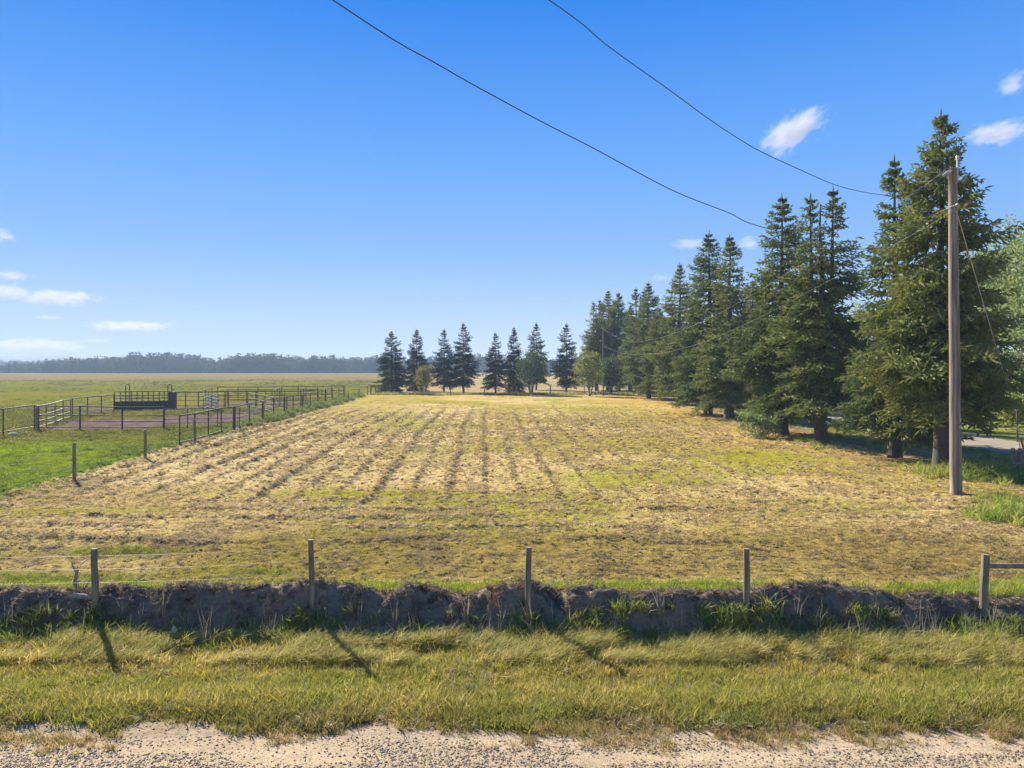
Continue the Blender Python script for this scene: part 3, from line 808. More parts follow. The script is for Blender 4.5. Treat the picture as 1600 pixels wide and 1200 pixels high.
# ------------------------------------------------------------------ scatter (geometry nodes on a point cloud mesh)
def proto_coll(name, meshes):
    c = bpy.data.collections.new(name)
    for i, me in enumerate(meshes):
        o = bpy.data.objects.new(name + '_piece', me); c.objects.link(o)
    return c
def scatter(name, pts, rots, scl, tint, coll, label, kind='stuff'):
    n = len(pts)
    me = bpy.data.meshes.new(name)
    me.vertices.add(n); me.vertices.foreach_set('co', np.asarray(pts, dtype=np.float32).ravel())
    a = me.attributes.new('rot', 'FLOAT_VECTOR', 'POINT'); a.data.foreach_set('vector', np.asarray(rots, dtype=np.float32).ravel())
    scl = np.asarray(scl, dtype=np.float32)
    if scl.ndim == 1: scl = np.repeat(scl[:, None], 3, 1)
    a = me.attributes.new('scl', 'FLOAT_VECTOR', 'POINT'); a.data.foreach_set('vector', scl.ravel())
    a = me.attributes.new('pick', 'INT', 'POINT'); a.data.foreach_set('value', rng.integers(0, 1000, n).astype(np.int32))
    t4 = np.ones((n, 4), dtype=np.float32); t4[:, :3] = tint
    a = me.attributes.new('tint', 'FLOAT_COLOR', 'POINT'); a.data.foreach_set('color', t4.ravel())
    o = link(name, me)
    g = bpy.data.node_groups.new(name + '_scatter', 'GeometryNodeTree')
    g.interface.new_socket('Geometry', in_out='INPUT', socket_type='NodeSocketGeometry')
    g.interface.new_socket('Geometry', in_out='OUTPUT', socket_type='NodeSocketGeometry')
    gi = g.nodes.new('NodeGroupInput'); go = g.nodes.new('NodeGroupOutput')
    ip = g.nodes.new('GeometryNodeInstanceOnPoints')
    ci = g.nodes.new('GeometryNodeCollectionInfo'); ci.inputs['Collection'].default_value = coll
    ci.inputs['Separate Children'].default_value = True; ci.inputs['Reset Children'].default_value = True
    def na(nm, t):
        q = g.nodes.new('GeometryNodeInputNamedAttribute'); q.data_type = t; q.inputs['Name'].default_value = nm
        return q.outputs['Attribute']
    g.links.new(gi.outputs[0], ip.inputs['Points']); g.links.new(ci.outputs[0], ip.inputs['Instance'])
    ip.inputs['Pick Instance'].default_value = True
    g.links.new(na('pick', 'INT'), ip.inputs['Instance Index'])
    er = g.nodes.new('FunctionNodeEulerToRotation'); g.links.new(na('rot', 'FLOAT_VECTOR'), er.inputs[0])
    g.links.new(er.outputs[0], ip.inputs['Rotation'])
    g.links.new(na('scl', 'FLOAT_VECTOR'), ip.inputs['Scale'])
    g.links.new(ip.outputs[0], go.inputs[0])
    m = o.modifiers.new('scatter', 'NODES'); m.node_group = g
    return tag(o, label, kind=kind)

def tuft(seed, nbl, h, spread, w, lean=0.35, bend=0.5, bias=(0, 0)):
    rs = np.random.default_rng(seed)
    V = []; Fq = []
    for i in range(nbl):
        r = spread * math.sqrt(rs.random()); a = rs.random() * 6.28
        b = np.array([r * math.cos(a), r * math.sin(a), -0.02])
        hh = h * (0.45 + 0.75 * rs.random())
        d = np.array([rs.normal(bias[0], lean), rs.normal(bias[1], lean), 1.0]); d /= np.linalg.norm(d)
        mid = b + d * hh * 0.55
        d2 = d + np.array([d[0] * bend * 2, d[1] * bend * 2, -bend * 0.5]); d2 /= np.linalg.norm(d2)
        tip = mid + d2 * hh * 0.5
        t = rs.random() * 3.14; sd = np.array([math.cos(t), math.sin(t), 0]) * w * (0.7 + 0.6 * rs.random()) / 2
        k = len(V)
        V += [b - sd, b + sd, mid + sd * 0.8, mid - sd * 0.8, tip + sd * 0.12, tip - sd * 0.12]
        Fq += [(k, k + 1, k + 2, k + 3), (k + 3, k + 2, k + 4, k + 5)]
    return V, Fq
def tuft_coll(name, n, mat, **kw):
    return proto_coll(name, [mesh_np(name, *tuft(500 + i * 7, **kw), M[mat]) for i in range(n)])
c_mown = tuft_coll('mown_tuft', 5, 'grass', nbl=26, h=0.13, spread=0.09, w=0.010, lean=0.40)
c_long = tuft_coll('long_tuft', 5, 'grass', nbl=34, h=0.36, spread=0.12, w=0.010, lean=0.32, bend=0.8, bias=(0.45, -0.1))
c_weed = tuft_coll('weed_tuft', 5, 'grass', nbl=34, h=0.34, spread=0.14, w=0.017, lean=0.45, bend=0.6)
c_short = tuft_coll('short_tuft', 4, 'grass', nbl=16, h=0.09, spread=0.10, w=0.014, lean=0.6)
c_dry = tuft_coll('dry_stem', 4, 'straw', nbl=4, h=0.55, spread=0.05, w=0.008, lean=0.14, bend=0.3)
def straw_pile(seed, n=22, r=0.14, h=0.07, w=0.012):
    rs = np.random.default_rng(seed); V = []; Fq = []
    for i in range(n):
        a = rs.random() * 6.28; rr = r * math.sqrt(rs.random())
        c = np.array([rr * math.cos(a), rr * math.sin(a), 0.005 + h * rs.random() * (1 - (rr / r) ** 2 * 0.6)])
        t = rs.random() * 6.28; d = np.array([math.cos(t), math.sin(t), rs.normal(0, 0.3)]) * (0.05 + 0.08 * rs.random())
        u = np.array([-math.sin(t), math.cos(t), rs.normal(0, 0.6)]) * w / 2
        k = len(V); V += [c - d - u, c - d + u, c + d + u, c + d - u]; Fq.append((k, k + 1, k + 2, k + 3))
    return V, Fq
c_straw = proto_coll('straw_pile', [mesh_np('straw_pile', *straw_pile(700 + i, 16, 0.10, 0.05, 0.011), M['straw']) for i in range(5)])
def ico(seed):
    rs = np.random.default_rng(seed)
    import bmesh
    bm = bmesh.new(); bmesh.ops.create_icosphere(bm, subdivisions=1, radius=1)
    for v in bm.verts: v.co = v.co * (0.8 + 0.35 * rs.random()); v.co.z *= 0.65
    me = bpy.data.meshes.new('pebble'); bm.to_mesh(me); bm.free(); me.materials.append(M['pebble'])
    return me
c_peb = proto_coll('pebble', [ico(800 + i) for i in range(4)])

def area_pts(x0, x1, y0, y1, n, keep=None):
    x = rng.uniform(x0, x1, n); y = rng.uniform(y0, y1, n)
    if keep is not None:
        k = rng.random(n) < keep(x, y); x = x[k]; y = y[k]
    return x, y
def rz_(n, tilt=0.12): return np.stack([rng.normal(0, tilt, n), rng.normal(0, tilt, n), rng.random(n) * 6.28], 1)
def tints(n, pal, w=None):
    i = rng.choice(len(pal), n, p=w); j = rng.choice(len(pal), n, p=w); t = rng.random(n)[:, None]
    return np.array(pal)[i] * t + np.array(pal)[j] * (1 - t)
def nodrive(x, y): return (np.abs(x - xDr(y)) > 2.8) * 1.0

# verge grass
GP = [(0.34, 0.32, 0.05), (0.48, 0.39, 0.08), (0.23, 0.23, 0.035), (0.54, 0.42, 0.14)]
x, y = area_pts(-17, 17, 8.9, 12.3, 27000, lambda x, y: nodrive(x, y) * sstep(8.95, 9.5, y + 0.5 * (fbm(x * 1.3, y * 1.3, 201) - 0.5) * 2) + 0.02)
n = len(x); t = tints(n, GP)
yl = sstep(10.6, 11.4, y); t = t * (1 - 0.7 * yl[:, None]) + np.array([[0.50, 0.38, 0.09]]) * 0.7 * yl[:, None]; t = t * (0.6 + 0.4 * sstep(9.2, 9.9, y))[:, None]
gn = sstep(0.45, 0.6, fbm(x * 0.7, y * 1.5, 203))[:, None]; t = t * (1 - 0.4 * gn) + np.array([[0.27, 0.31, 0.04]]) * 0.4 * gn
s = 0.65 + 0.9 * rng.random(n) ** 2 + 0.35 * (y < 10.2)
scatter('verge_grass', np.stack([x, y, height(x, y)], 1), rz_(n), s, t, c_mown, 'mown green and yellow grass between road and bank')
# dry tufts on the road edge
x, y = area_pts(-16, 16, 8.25, 9.5, 12000, lambda x, y: sstep(0.40, 0.62, fbm(x * 1.8, y * 2.2, 205)) * sstep(8.3, 9.1, y))
n = len(x)
scatter('dry_grass', np.stack([x, y, height(x, y)], 1), rz_(n, 0.25), 0.3 + 0.8 * rng.random(n) ** 1.5, tints(n, [(0.44, 0.32, 0.15), (0.34, 0.24, 0.09), (0.30, 0.27, 0.06)]), c_mown, 'sparse dry tufts along the edge of the gravel')
# clippings and small broadleaf weeds in the verge
x, y = area_pts(-16, 16, 9.0, 12.2, 5200, lambda x, y: nodrive(x, y) * (0.12 + 0.9 * sstep(0.56, 0.68, fbm(x * 1.2, y * 2.2, 206))))
n = len(x)
scatter('verge_clippings', np.stack([x, y, height(x, y) + 0.05], 1), rz_(n, 0.3), 0.3 + 0.4 * rng.random(n), tints(n, [(0.40, 0.36, 0.20), (0.34, 0.25, 0.12)]), c_straw, 'dry clippings lying in the roadside grass')
x, y = area_pts(-16, 16, 9.4, 12.2, 1500, lambda x, y: nodrive(x, y) * sstep(0.5, 0.62, fbm(x * 0.9, y * 1.4, 208)))
x = np.append(x, XD(546, 11.7) + rng.normal(0, 0.16, 14)); y = np.append(y, 11.7 + rng.normal(0, 0.08, 14)); n = len(x)
scatter('verge_weeds', np.stack([x, y, height(x, y)], 1), rz_(n, 0.3), np.where(np.arange(n) >= n - 14, 0.6, 0.3 + 0.25 * rng.random(n)), tints(n, [(0.20, 0.27, 0.03), (0.32, 0.36, 0.05), (0.14, 0.19, 0.03)]), c_weed, 'small broad-bladed weeds in the roadside grass')
# long leaning grass in the ditch
x, y = area_pts(-17, 17, 11.45, 12.45, 7200, lambda x, y: nodrive(x, y) * sstep(0.36, 0.56, fbm(x * 0.9, y * 1.6, 207)) * (1 - 0.6 * sstep(12.2, 12.4, y)))
n = len(x)
scatter('long_grass', np.stack([x, y, height(x, y)], 1), np.stack([rng.normal(0, 0.1, n), rng.normal(0, 0.1, n), rng.normal(0, 0.5, n)], 1), 0.55 + 0.5 * rng.random(n),
        tints(n, [(0.50, 0.40, 0.11), (0.42, 0.37, 0.08), (0.30, 0.32, 0.05), (0.58, 0.48, 0.20)]), c_long, 'long wind-bent yellow grass in the ditch')
# weeds at the foot of the bank, denser round the posts
def footdens(x, y):
    d = sstep(0.42, 0.62, fbm(x * 0.8 + 3, y * 0.5, 209))
    for px in (149, 488, 825, 1167, 1537): d = d + 1.0 * np.exp(-((x - XD(px, 12.9)) / 0.45) ** 2)
    return np.clip(d + 0.12, 0, 1) * nodrive(x, y)
x, y = area_pts(-17, 17, 12.1, 12.8, 4200, footdens)
n = len(x)
scatter('weeds', np.stack([x, y, height(x, y) - 0.02], 1), rz_(n), 0.3 + 0.65 * rng.random(n) ** 1.8, tints(n, [(0.20, 0.26, 0.035), (0.28, 0.33, 0.045), (0.15, 0.19, 0.04), (0.40, 0.38, 0.12)]), c_weed, 'green weeds along the foot of the earth bank')
x, y = area_pts(-16, 16, 12.35, 12.75, 200)
n = len(x)
scatter('dry_stems', np.stack([x, y, height(x, y)], 1), rz_(n), 0.5 + 0.8 * rng.random(n), tints(n, [(0.40, 0.34, 0.24), (0.30, 0.25, 0.15)]), c_dry, 'thin dry stems standing against the earth bank')
# crumbs of hay and roots over the bank
x, y = area_pts(-15, 15, 12.7, 13.7, 7000, lambda x, y: 0.35 + 0.65 * sstep(12.98, 13.15, y))
n = len(x)
scatter('bank_litter', np.stack([x, y, height(x, y) - 0.01], 1), rz_(n, 0.5), 0.3 + 0.5 * rng.random(n), tints(n, [(0.28, 0.21, 0.14), (0.16, 0.115, 0.08), (0.10, 0.075, 0.052)]), c_straw, 'dry straw and roots lying over the earth bank')
# green strip behind the bank
x, y = area_pts(-16, 16, 13.5, 14.6, 7500, lambda x, y: (1 - sstep(14.0, 14.6, y)) * (0.25 + sstep(0.35, 0.55, fbm(x * 0.9, y, 211))))
n = len(x)
scatter('strip_grass', np.stack([x, y, height(x, y)], 1), rz_(n), 0.8 + 0.9 * rng.random(n), tints(n, [(0.34, 0.38, 0.03), (0.18, 0.26, 0.025), (0.42, 0.38, 0.06)]), c_mown, 'bright green grass strip just behind the bank')
k_ = rng.random(9000)
x = rng.uniform(-18, 14, 9000); y = rng.uniform(14.2, 19, 9000); k = k_ < 1.2 * (greenmask(x, y) - 0.35) * (0.4 + fbm(x * 2, y * 2, 212)); x = x[k]; y = y[k]
n = len(x)
scatter('patch_grass', np.stack([x, y, height(x, y)], 1), rz_(n), 0.5 + 0.7 * rng.random(n), tints(n, [(0.22, 0.26, 0.03), (0.14, 0.20, 0.025), (0.34, 0.32, 0.06)]), c_mown, 'patches of fresh green grass in the front of the mown field')
# loose hay on the field
def haydens(x, y):
    row, row2 = hay_bits(x, y)
    return np.clip(0.07 + 1.2 * row + 0.9 * row2 + 0.35 * sstep(0.5, 0.7, fbm(x * 1.5, y * 1.5, 213)), 0, 1) * (1 - 0.85 * np.clip(greenmask(x, y) * 1.3, 0, 1)) * (x > xL(y)) * (x < xR(y) + 0.5)
xa, ya = area_pts(-19, 20, 14, 26, 52000, haydens)
xb, yb = area_pts(-24, 22, 26, 92, 110000, lambda x, y: haydens(x, y) * (1 - sstep(40, 92, y)))
x = np.concatenate([xa, xb]); y = np.concatenate([ya, yb]); n = len(x)
s = (0.7 + 0.7 * rng.random(n)) * np.interp(y, [14, 26, 52, 90], [0.6, 0.8, 1.1, 1.2])
scatter('cut_hay', np.stack([x, y, height(x, y) - 0.01], 1), rz_(n, 0.2), s, (0.55 + 0.45 * sstep(17.5, 20, y))[:, None] * tints(n, [(0.60, 0.44, 0.21), (0.52, 0.37, 0.13), (0.66, 0.51, 0.28), (0.40, 0.28, 0.10)]), c_straw, 'loose dry hay lying in rows on the mown field')
def stubdens(x, y): return (x > xL(y)) * (x < xR(y) + 0.6) * (0.15 + 0.85 * sstep(0.4, 0.6, fbm(x * 0.35, y * 0.35, 215)))
def clump_mesh(seed):
    rs = np.random.default_rng(seed)
    import bmesh
    bm = bmesh.new(); bmesh.ops.create_icosphere(bm, subdivisions=1, radius=1)
    for v in bm.verts:
        v.co = Vector((v.co.x * rs.uniform(0.7, 1.3), v.co.y * rs.uniform(0.6, 1.1), max(-0.2, v.co.z * rs.uniform(0.45, 0.8))))
    for k in range(12):
        a = rs.random() * 6.28; b = rs.random() * 6.28; q = rs.uniform(0.2, 0.9)
        c = Vector((math.cos(a) * q, math.sin(a) * q, rs.uniform(0.1, 0.55))); d = Vector((math.cos(b), math.sin(b), rs.normal(0, 0.35))) * rs.uniform(0.6, 1.1); u = Vector((-math.sin(b), math.cos(b), rs.normal(0, .5))) * 0.11
        bm.faces.new([bm.verts.new(c - d - u), bm.verts.new(c - d + u), bm.verts.new(c + d + u), bm.verts.new(c + d - u)])
    me = bpy.data.meshes.new('hay_clump'); bm.to_mesh(me); bm.free(); me.materials.append(M['clump'])
    return me
c_clump = proto_coll('hay_clump', [clump_mesh(850 + i) for i in range(6)])
def clumpdens(x, y):
    row, row2 = hay_bits(x, y)
    return np.clip(0.07 + 0.20 * sstep(0.45, 0.65, fbm(x * 0.7, y * 0.7, 214)) + 1.4 * row + 0.7 * row2, 0, 1) * (x > xL(y)) * (x < xR(y) + 0.5) * (1 - 0.8 * np.clip(greenmask(x, y) * 1.3, 0, 1))
xa, ya = area_pts(-19, 20, 14.3, 28, 50000, clumpdens)
xb, yb = area_pts(-22, 21, 28, 70, 110000, lambda x, y: clumpdens(x, y) * (1 - 0.7 * sstep(45, 70, y)))
x = np.concatenate([xa, xb]); y = np.concatenate([ya, yb]); n = len(x)
r_ = (0.020 + 0.036 * rng.random(n) ** 2.5) * np.interp(y, [14, 20, 28, 60], [0.55, 0.75, 1.05, 1.5])
scatter('hay_clumps', np.stack([x, y, height(x, y)], 1), rz_(n, 0.2), np.stack([r_ * 1.5, r_, r_ * 1.2], 1), (0.6 + 0.4 * sstep(17.5, 20, y))[:, None] * tints(n, [(0.52, 0.38, 0.17), (0.38, 0.27, 0.12), (0.60, 0.46, 0.24)]), c_clump, 'small clumps of cut hay all over the mown field')
x, y = area_pts(-18, 20, 14.2, 27, 30000, stubdens)
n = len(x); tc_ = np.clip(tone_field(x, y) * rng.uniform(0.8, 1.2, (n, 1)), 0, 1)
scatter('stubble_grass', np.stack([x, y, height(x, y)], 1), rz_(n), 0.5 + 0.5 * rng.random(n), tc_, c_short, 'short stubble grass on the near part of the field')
# pasture grass near the fence
x, y = area_pts(-62, -16, 22, 75, 46000, lambda x, y: (x < xL(y) + 0.2) * (1 - dirtmask(x, y)) * (0.3 + 0.7 * sstep(0.42, 0.6, fbm(x * 0.5, y * 0.5, 217))))
n = len(x); tc_ = np.clip(tone_pasture(x, y) * rng.uniform(0.8, 1.35, (n, 1)), 0, 1)
scatter('pasture_grass', np.stack([x, y, height(x, y)], 1), rz_(n), (0.9 + 0.9 * rng.random(n)) * np.interp(y, [22, 75], [1.0, 2.2]), tc_, c_short, 'tufted green grass of the pasture')
x, y = area_pts(-210, -20, 70, 260, 16000, lambda x, y: (x < xL(y) - 1) * (x > -0.85 * y) * (1 - dirtmask(x, y)) * sstep(0.45, 0.6, fbm(x * 0.15, y * 0.1, 218)))
n = len(x)
scatter('far_tussocks', np.stack([x, y, height(x, y)], 1), rz_(n), (2.0 + 2.2 * rng.random(n)) * np.interp(y, [70, 260], [0.9, 1.7]), tints(n, [(0.12, 0.14, 0.03), (0.08, 0.10, 0.025), (0.20, 0.18, 0.06)]), c_short, 'coarse tussocks over the far pasture')
# rank growth along the pipe fence and the pasture edge
ya = rng.uniform(20, 112, 2600); xo = rng.normal(0.35, 0.35, 2600)
k = rng.random(2600) < np.interp(ya, [20, 30, 44, 55, 95, 112], [.35, .2, .4, 1, 1, .4]) * (0.2 + 0.8 * sstep(0.35, 0.55, vnoise(ya * 0.4, ya * 0, 219)))
ya = ya[k]; xa = xL(ya) - 0.55 + xo[k] * np.interp(ya, [20, 45, 60], [0.8, 0.9, 1.3]); n = len(ya)
scatter('fence_weeds', np.stack([xa, ya, height(xa, ya)], 1), rz_(n), np.interp(ya, [20, 44, 60, 90], [0.5, 0.7, 1.5, 1.7]) * (0.6 + 0.6 * rng.random(n)), tints(n, [(0.13, 0.19, 0.03), (0.20, 0.25, 0.04), (0.32, 0.33, 0.09), (0.08, 0.12, 0.025)]), c_weed, 'rank green weeds along the pipe fence')
# grass under the spruces and right side
x1, y1 = area_pts(19, 30, 24, 75, 7000, lambda x, y: (x > xR(y) + 0.8) * (np.abs(x - xDr(y)) > 2.9) * sstep(0.35, 0.6, fbm(x * 0.5, y * 0.3, 221)))
x2, y2 = area_pts(-24, 20, 115, 121, 1500)
x = np.concatenate([x1, x2]); y = np.concatenate([y1, y2]); n = len(x)
scatter('rough_grass', np.stack([x, y, height(x, y)], 1), rz_(n), np.where(y > 100, 1.5, 0.9) * (0.6 + 0.6 * rng.random(n)), tints(n, [(0.30, 0.32, 0.06), (0.46, 0.38, 0.14), (0.18, 0.24, 0.04)]), c_long, 'rough uncut grass beyond the spruce trunks and along the far fence')
# weed clumps right of the pole
xs_ = []; ys_ = []; sc_ = []
for (px, py, n_, r, s0) in [(1530, 742, 110, 0.9, 1.9), (1562, 750, 60, 0.9, 1.6), (1595, 812, 110, 0.55, 1.5), (1580, 785, 50, 0.5, 1.0), (1460, 735, 20, .6, .9), (1420, 730, 20, .6, .9), (1282, 700, 16, .4, 1.1), (1250, 690, 30, .6, .8), (1565, 930, 50, .5, .7), (1700, 800, 50, .9, 1.2)]:
    cx_, cy_ = P(px, py)
    for _ in range(n_):
        xs_.append(cx_ + rng.normal(0, r)); ys_.append(cy_ + rng.normal(0, r * 0.8)); sc_.append(s0 * (0.5 + 0.7 * rng.random()))
x = np.array(xs_); y = np.array(ys_); n = len(x)
scatter('tall_weeds', np.stack([x, y, height(x, y)], 1), rz_(n), sc_, tints(n, [(0.32, 0.38, 0.06), (0.45, 0.44, 0.10), (0.18, 0.27, 0.04)]), c_weed, 'tall yellow-green weeds right of the utility pole')
# pebbles on the road
x, y = area_pts(-10, 10, 7.0, 9.4, 90000, lambda x, y: 0.12 + 0.88 * (1 - sstep(8.3, 9.0, y)) * sstep(0.32, 0.55, fbm(x * 0.9, y * 3, 223)))
n = len(x)
scatter('gravel', np.stack([x, y, height(x, y) + 0.002], 1), rz_(n, 0.3), 0.005 + 0.016 * rng.random(n) ** 3.2, np.ones((n, 3)) * 0.3, c_peb, 'loose dark pebbles on the gravel road')

# far wood: clumpy crowns, one mass
def far_tree(seed):
    rs = np.random.default_rng(seed)
    H = 14.0; n = 560
    cl = rs.normal(0, 1, (26, 3)) * np.array([3.0, 3.0, 2.6]) + np.array([0, 0, 8.2])
    p = cl[rs.integers(26, size=n)] + rs.normal(0, 1.1, (n, 3))
    low = rs.random(n) < 0.3; p[low, 2] = rs.uniform(0.3, 6, low.sum())
    p[:, 2] = np.clip(p[:, 2], 0.2, 15)
    D = rs.normal(0, 1, (n, 3)); D /= np.linalg.norm(D, axis=1, keepdims=True)
    A = np.cross(D, rs.normal(0, 1, (n, 3))); A /= np.linalg.norm(A, axis=1, keepdims=True)
    l = rs.uniform(0.5, 1.1, n)[:, None]
    V = np.stack([p - D * l, p + A * l * 0.6, p + D * l, p - A * l * 0.6], 1).reshape(-1, 3)
    me = mesh_np('far_tree', V, np.arange(n * 4).reshape(-1, 4), M['wood_far']); add_rnd(me, 4, n, rs)
    return me
c_far = proto_coll('far_tree', [far_tree(900 + i) for i in range(5)])
n = 2000
x = rng.uniform(-620, 640, n); y = 640 + rng.random(n) * 70 + 40 * np.sin(x * 0.006)
e = np.interp(x, [-620, -470, -430, -410, 640], [0.5, 0.6, 0.8, 1.0, 1.0]) * (0.62 + 0.6 * fbm(x * 0.022, x * 0, 231))
scatter('distant_woods', np.stack([x, y, np.full(n, -0.3)], 1), rz_(n, 0.02), e * rng.uniform(0.75, 1.15, n), np.ones((n, 3)), c_far, 'long line of distant woods on the horizon')
x = rng.uniform(-1500, -560, 700); y = 1150 + rng.random(700) * 90; n = 700
scatter('far_left_woods', np.stack([x, y, np.full(n, -0.3)], 1), rz_(n, 0.02), 0.9 + 0.3 * rng.random(n), np.ones((n, 3)), c_far, 'fainter strip of woods further off on the far left')

# ------------------------------------------------------------------ fences
def post_mesh(name, r, h, below, mat, n=10, rough=0.0, seed=0):
    rs = random.Random(seed)
    mb = MB()
    k = 5
    mb.tube([(rs.uniform(-1, 1) * rough, rs.uniform(-1, 1) * rough, -below + (h + below) * i / k) for i in range(k + 1)],
            [r * (1.04 - 0.06 * i / k) for i in range(k)] + [r * 0.95], n)
    return mb.mesh(name, M[mat], False)
def wire_mesh(pts, r, mat, n=4): 
    return MB().tube(pts, r, n, True).mesh('wire', M[mat], True)

# roadside fence on the bank
rf = empty('wire_fence', (XD(825, 12.9), 12.9, 0), 0, 'wire fence of five round wooden posts on the earth bank by the road', 'fence')
rp = [(149, 857, 0.056, 1), (488, 843, 0.050, 2), (825, 855, 0.056, 3), (1167, 857, 0.058, 4), (1537, 866, 0.068, 5), (-215, 858, 0.055, 6), (1910, 866, 0.065, 7)]
tops = {}
for (px, py, r, sd) in rp:
    D = 12.87 if px != 1537 else 12.95
    X0 = XD(px, D); g = hz(X0, D); top = ZD(py, D)
    o = link('post', post_mesh('post', r, top - g, 0.4, 'post', 12, 0.006, sd), rf)
    o.location = (X0 - rf.location.x, D - 12.9, g); o.rotation_euler = (0, math.radians({149: -1.2, 488: -1.5, 825: 0.6, 1167: -0.8, 1537: 1.5}.get(px, 0)), 0)
    tops[px] = (X0 - rf.location.x, D - 12.9, top)
order = [-215, 149, 488, 825, 1167, 1537]
for k, dz in enumerate((0.12, 0.36, 0.60)):
    pts = []
    for i, a in enumerate(order):
        p = tops[a]
        pts.append((p[0], p[1] - 0.06, p[2] - dz))
        if i < len(order) - 1:
            q = tops[order[i + 1]]
            for f in (0.25, 0.5, 0.75):
                pts.append((p[0] + (q[0] - p[0]) * f, -0.06 + (p[1] + (q[1] - p[1]) * f), p[2] + (q[2] - p[2]) * f - dz - 0.03 * math.sin(f * 3.14)))
    link('wire', wire_mesh(pts, 0.0022, 'wire'), rf)
a, b = tops[1537], tops[1910]
MB().tube([(a[0] + 0.03, a[1], ZD(884, 12.95)), (b[0], b[1], ZD(884, 12.95) - 0.02)], [0.045, 0.04], 10).build('rail', M['post'], rf)

# pasture side fence: wooden posts and wires
pf = empty('wire_fence', (XD(227, 34.4), 34.4, 0), 0, 'sparse wooden post and wire fence between pasture and mown field', 'fence')
def add_post(root, px, py_b, py_t, r, seed, mat='post'):
    x, D = P(px, py_b); g = hz(x, D)
    o = link('post', post_mesh('post', r, ZD(py_t, D) - g, 0.3, mat, 8, 0.01, seed), root)
    o.location = (x - root.location.x, D - root.location.y, g)
    o.rotation_euler = (R.uniform(-.02, .02), R.uniform(-.03, .03), R.random())
    return (x - root.location.x, D - root.location.y, ZD(py_t, D))
pp = [add_post(pf, *a) for a in [(-60, 830, 745, .07, 9), (116, 752, 692, 0.065, 1), (227, 717, 671, 0.07, 2), (305, 692, 655, 0.075, 3), (365, 672, 636, 0.08, 4), (411, 660, 628, 0.07, 5),
      (448, 645, 620, 0.06, 6), (473, 641, 618, 0.09, 7), (509, 632, 608, 0.10, 8), (544, 627, 611, 0.06, 9), (561, 622, 607, 0.07, 10), (574, 618, 603, 0.06, 11)]]
for dz in (0.12, 0.5, 0.9):
    link('wire', wire_mesh([(p[0] - 0.07, p[1], p[2] - dz) for p in pp], 0.004, 'wire'), pf)
# far fence below the short spruce row
ff = empty('wire_fence', (0, 117, 0), 0, 'low wooden post and wire fence running below the short spruce row', 'fence')
fp = [add_post(ff, *a) for a in [(579, 617, 602, 0.13, 1), (587, 616, 602, 0.12, 2), (636, 617, 604, 0.07, 12), (704, 618, 603, 0.08, 3), (757, 618, 604, 0.09, 4), (807, 618, 604, 0.09, 5), (860, 618, 603, 0.09, 6), (913, 617, 603, 0.08, 7), (935, 617, 604, 0.08, 13), (966, 619, 603, 0.07, 8)]]
link('rail', MB().tube([(fp[0][0], fp[0][1], fp[0][2] - 0.12), (fp[1][0], fp[1][1], fp[1][2] - 0.12)], 0.07, 6).mesh('rail', M['post']), ff)
for dz in (0.15, 0.6, 1.0):
    link('wire', wire_mesh([(p[0], p[1] - 0.1, p[2] - dz) for p in fp], 0.006, 'wire'), ff)
# short fence corner at the right edge
x, y = P(1584, 745)
sf = empty('rail_fence', (x, y, 0), 0, 'grey post and rail fence corner cut by the right edge', 'fence')
for (px, h, r) in ((1583, 1.15, .075), (1594, 1.15, .085), (1680, 1.15, .08)):
    X0 = XD(px, y); o = link('post', post_mesh('post', r, h, 0.3, 'post', 10, 0.005, px), sf); o.location = (X0 - x, 0.0, hz(X0, y))
g = hz(x, y)
for z in (1.05, 0.55):
    MB().tube([(-0.1, -0.1, g + z), (XD(1680, y) - x + .1, -0.1, g + z - 0.03)], 0.05, 8).build('rail', M['post'], sf)
x, y = P(1600, 722)
st = empty('survey_stake', (XD(1606, y - 3), y - 3, hz(x, y - 3)), 0, 'leaning orange stake at the right edge by the rail fence', 'stake')
MB().tube([(0.10, 0, 0), (-0.28, 0, 1.35)], 0.045, 8).build('stake', M['orange'], st)
x, y = P(1589, 690)
ms = MB().tube([(0, 0, -0.2), (0, 0, 1.9)], 0.04, 6).build('metal_post', M['pipe'], None, (x, y, hz(x, y)))
tag(ms, 'thin dark metal post below the lower end of the guy wire', 'post')

# ------------------------------------------------------------------ pipe corral
def pipe_section(pts, h, label, rails=(1.0, 0.60, 0.35, 0.10), rp=0.045, rr=0.032, name='pipe_fence', cat='fence', post_every=None, mat='pipe', topmat=None, topr=None, group='pipe fence sections of the corral', zl=None):
    """pts: ground points of the posts, in order"""
    x0, y0 = pts[0]
    g0 = hz(x0, y0)
    root = empty(name, (x0, y0, g0), 0, label, cat, group)
    zs = [hz(*p) - g0 for p in pts]
    for (x, y), z in zip(pts, zs):
        MB().tube([(0, 0, -0.25), (0, 0, h)], rp, 8).build('post', M[mat], root, (x - x0, y - y0, z))
    for f in rails:
        rad = rr if f < 1 else (topr or rr * 1.35)
        b = MB().tube([(x - x0, y - y0, z + h * f) for (x, y), z in zip(pts, zs)], rad, 6)
        b.build('rail', M[topmat if (f == 1.0 and topmat) else mat], root)
    return root
def along(a, b, n): return [(a[0] + (b[0] - a[0]) * i / n, a[1] + (b[1] - a[1]) * i / n) for i in range(n + 1)]
sidex = lambda D: -18.9 - (D - 40.4) * 0.0716
c0 = (XD(60, 50.4), 50.4)
pipe_section([(XD(-75, 42.6), 42.6), (XD(5, 46.6), 46.6), (XD(54, 50.2), 50.2)], 1.72, 'pipe fence section cut by the left edge, coming towards the camera', rails=(1.0, 0.12))
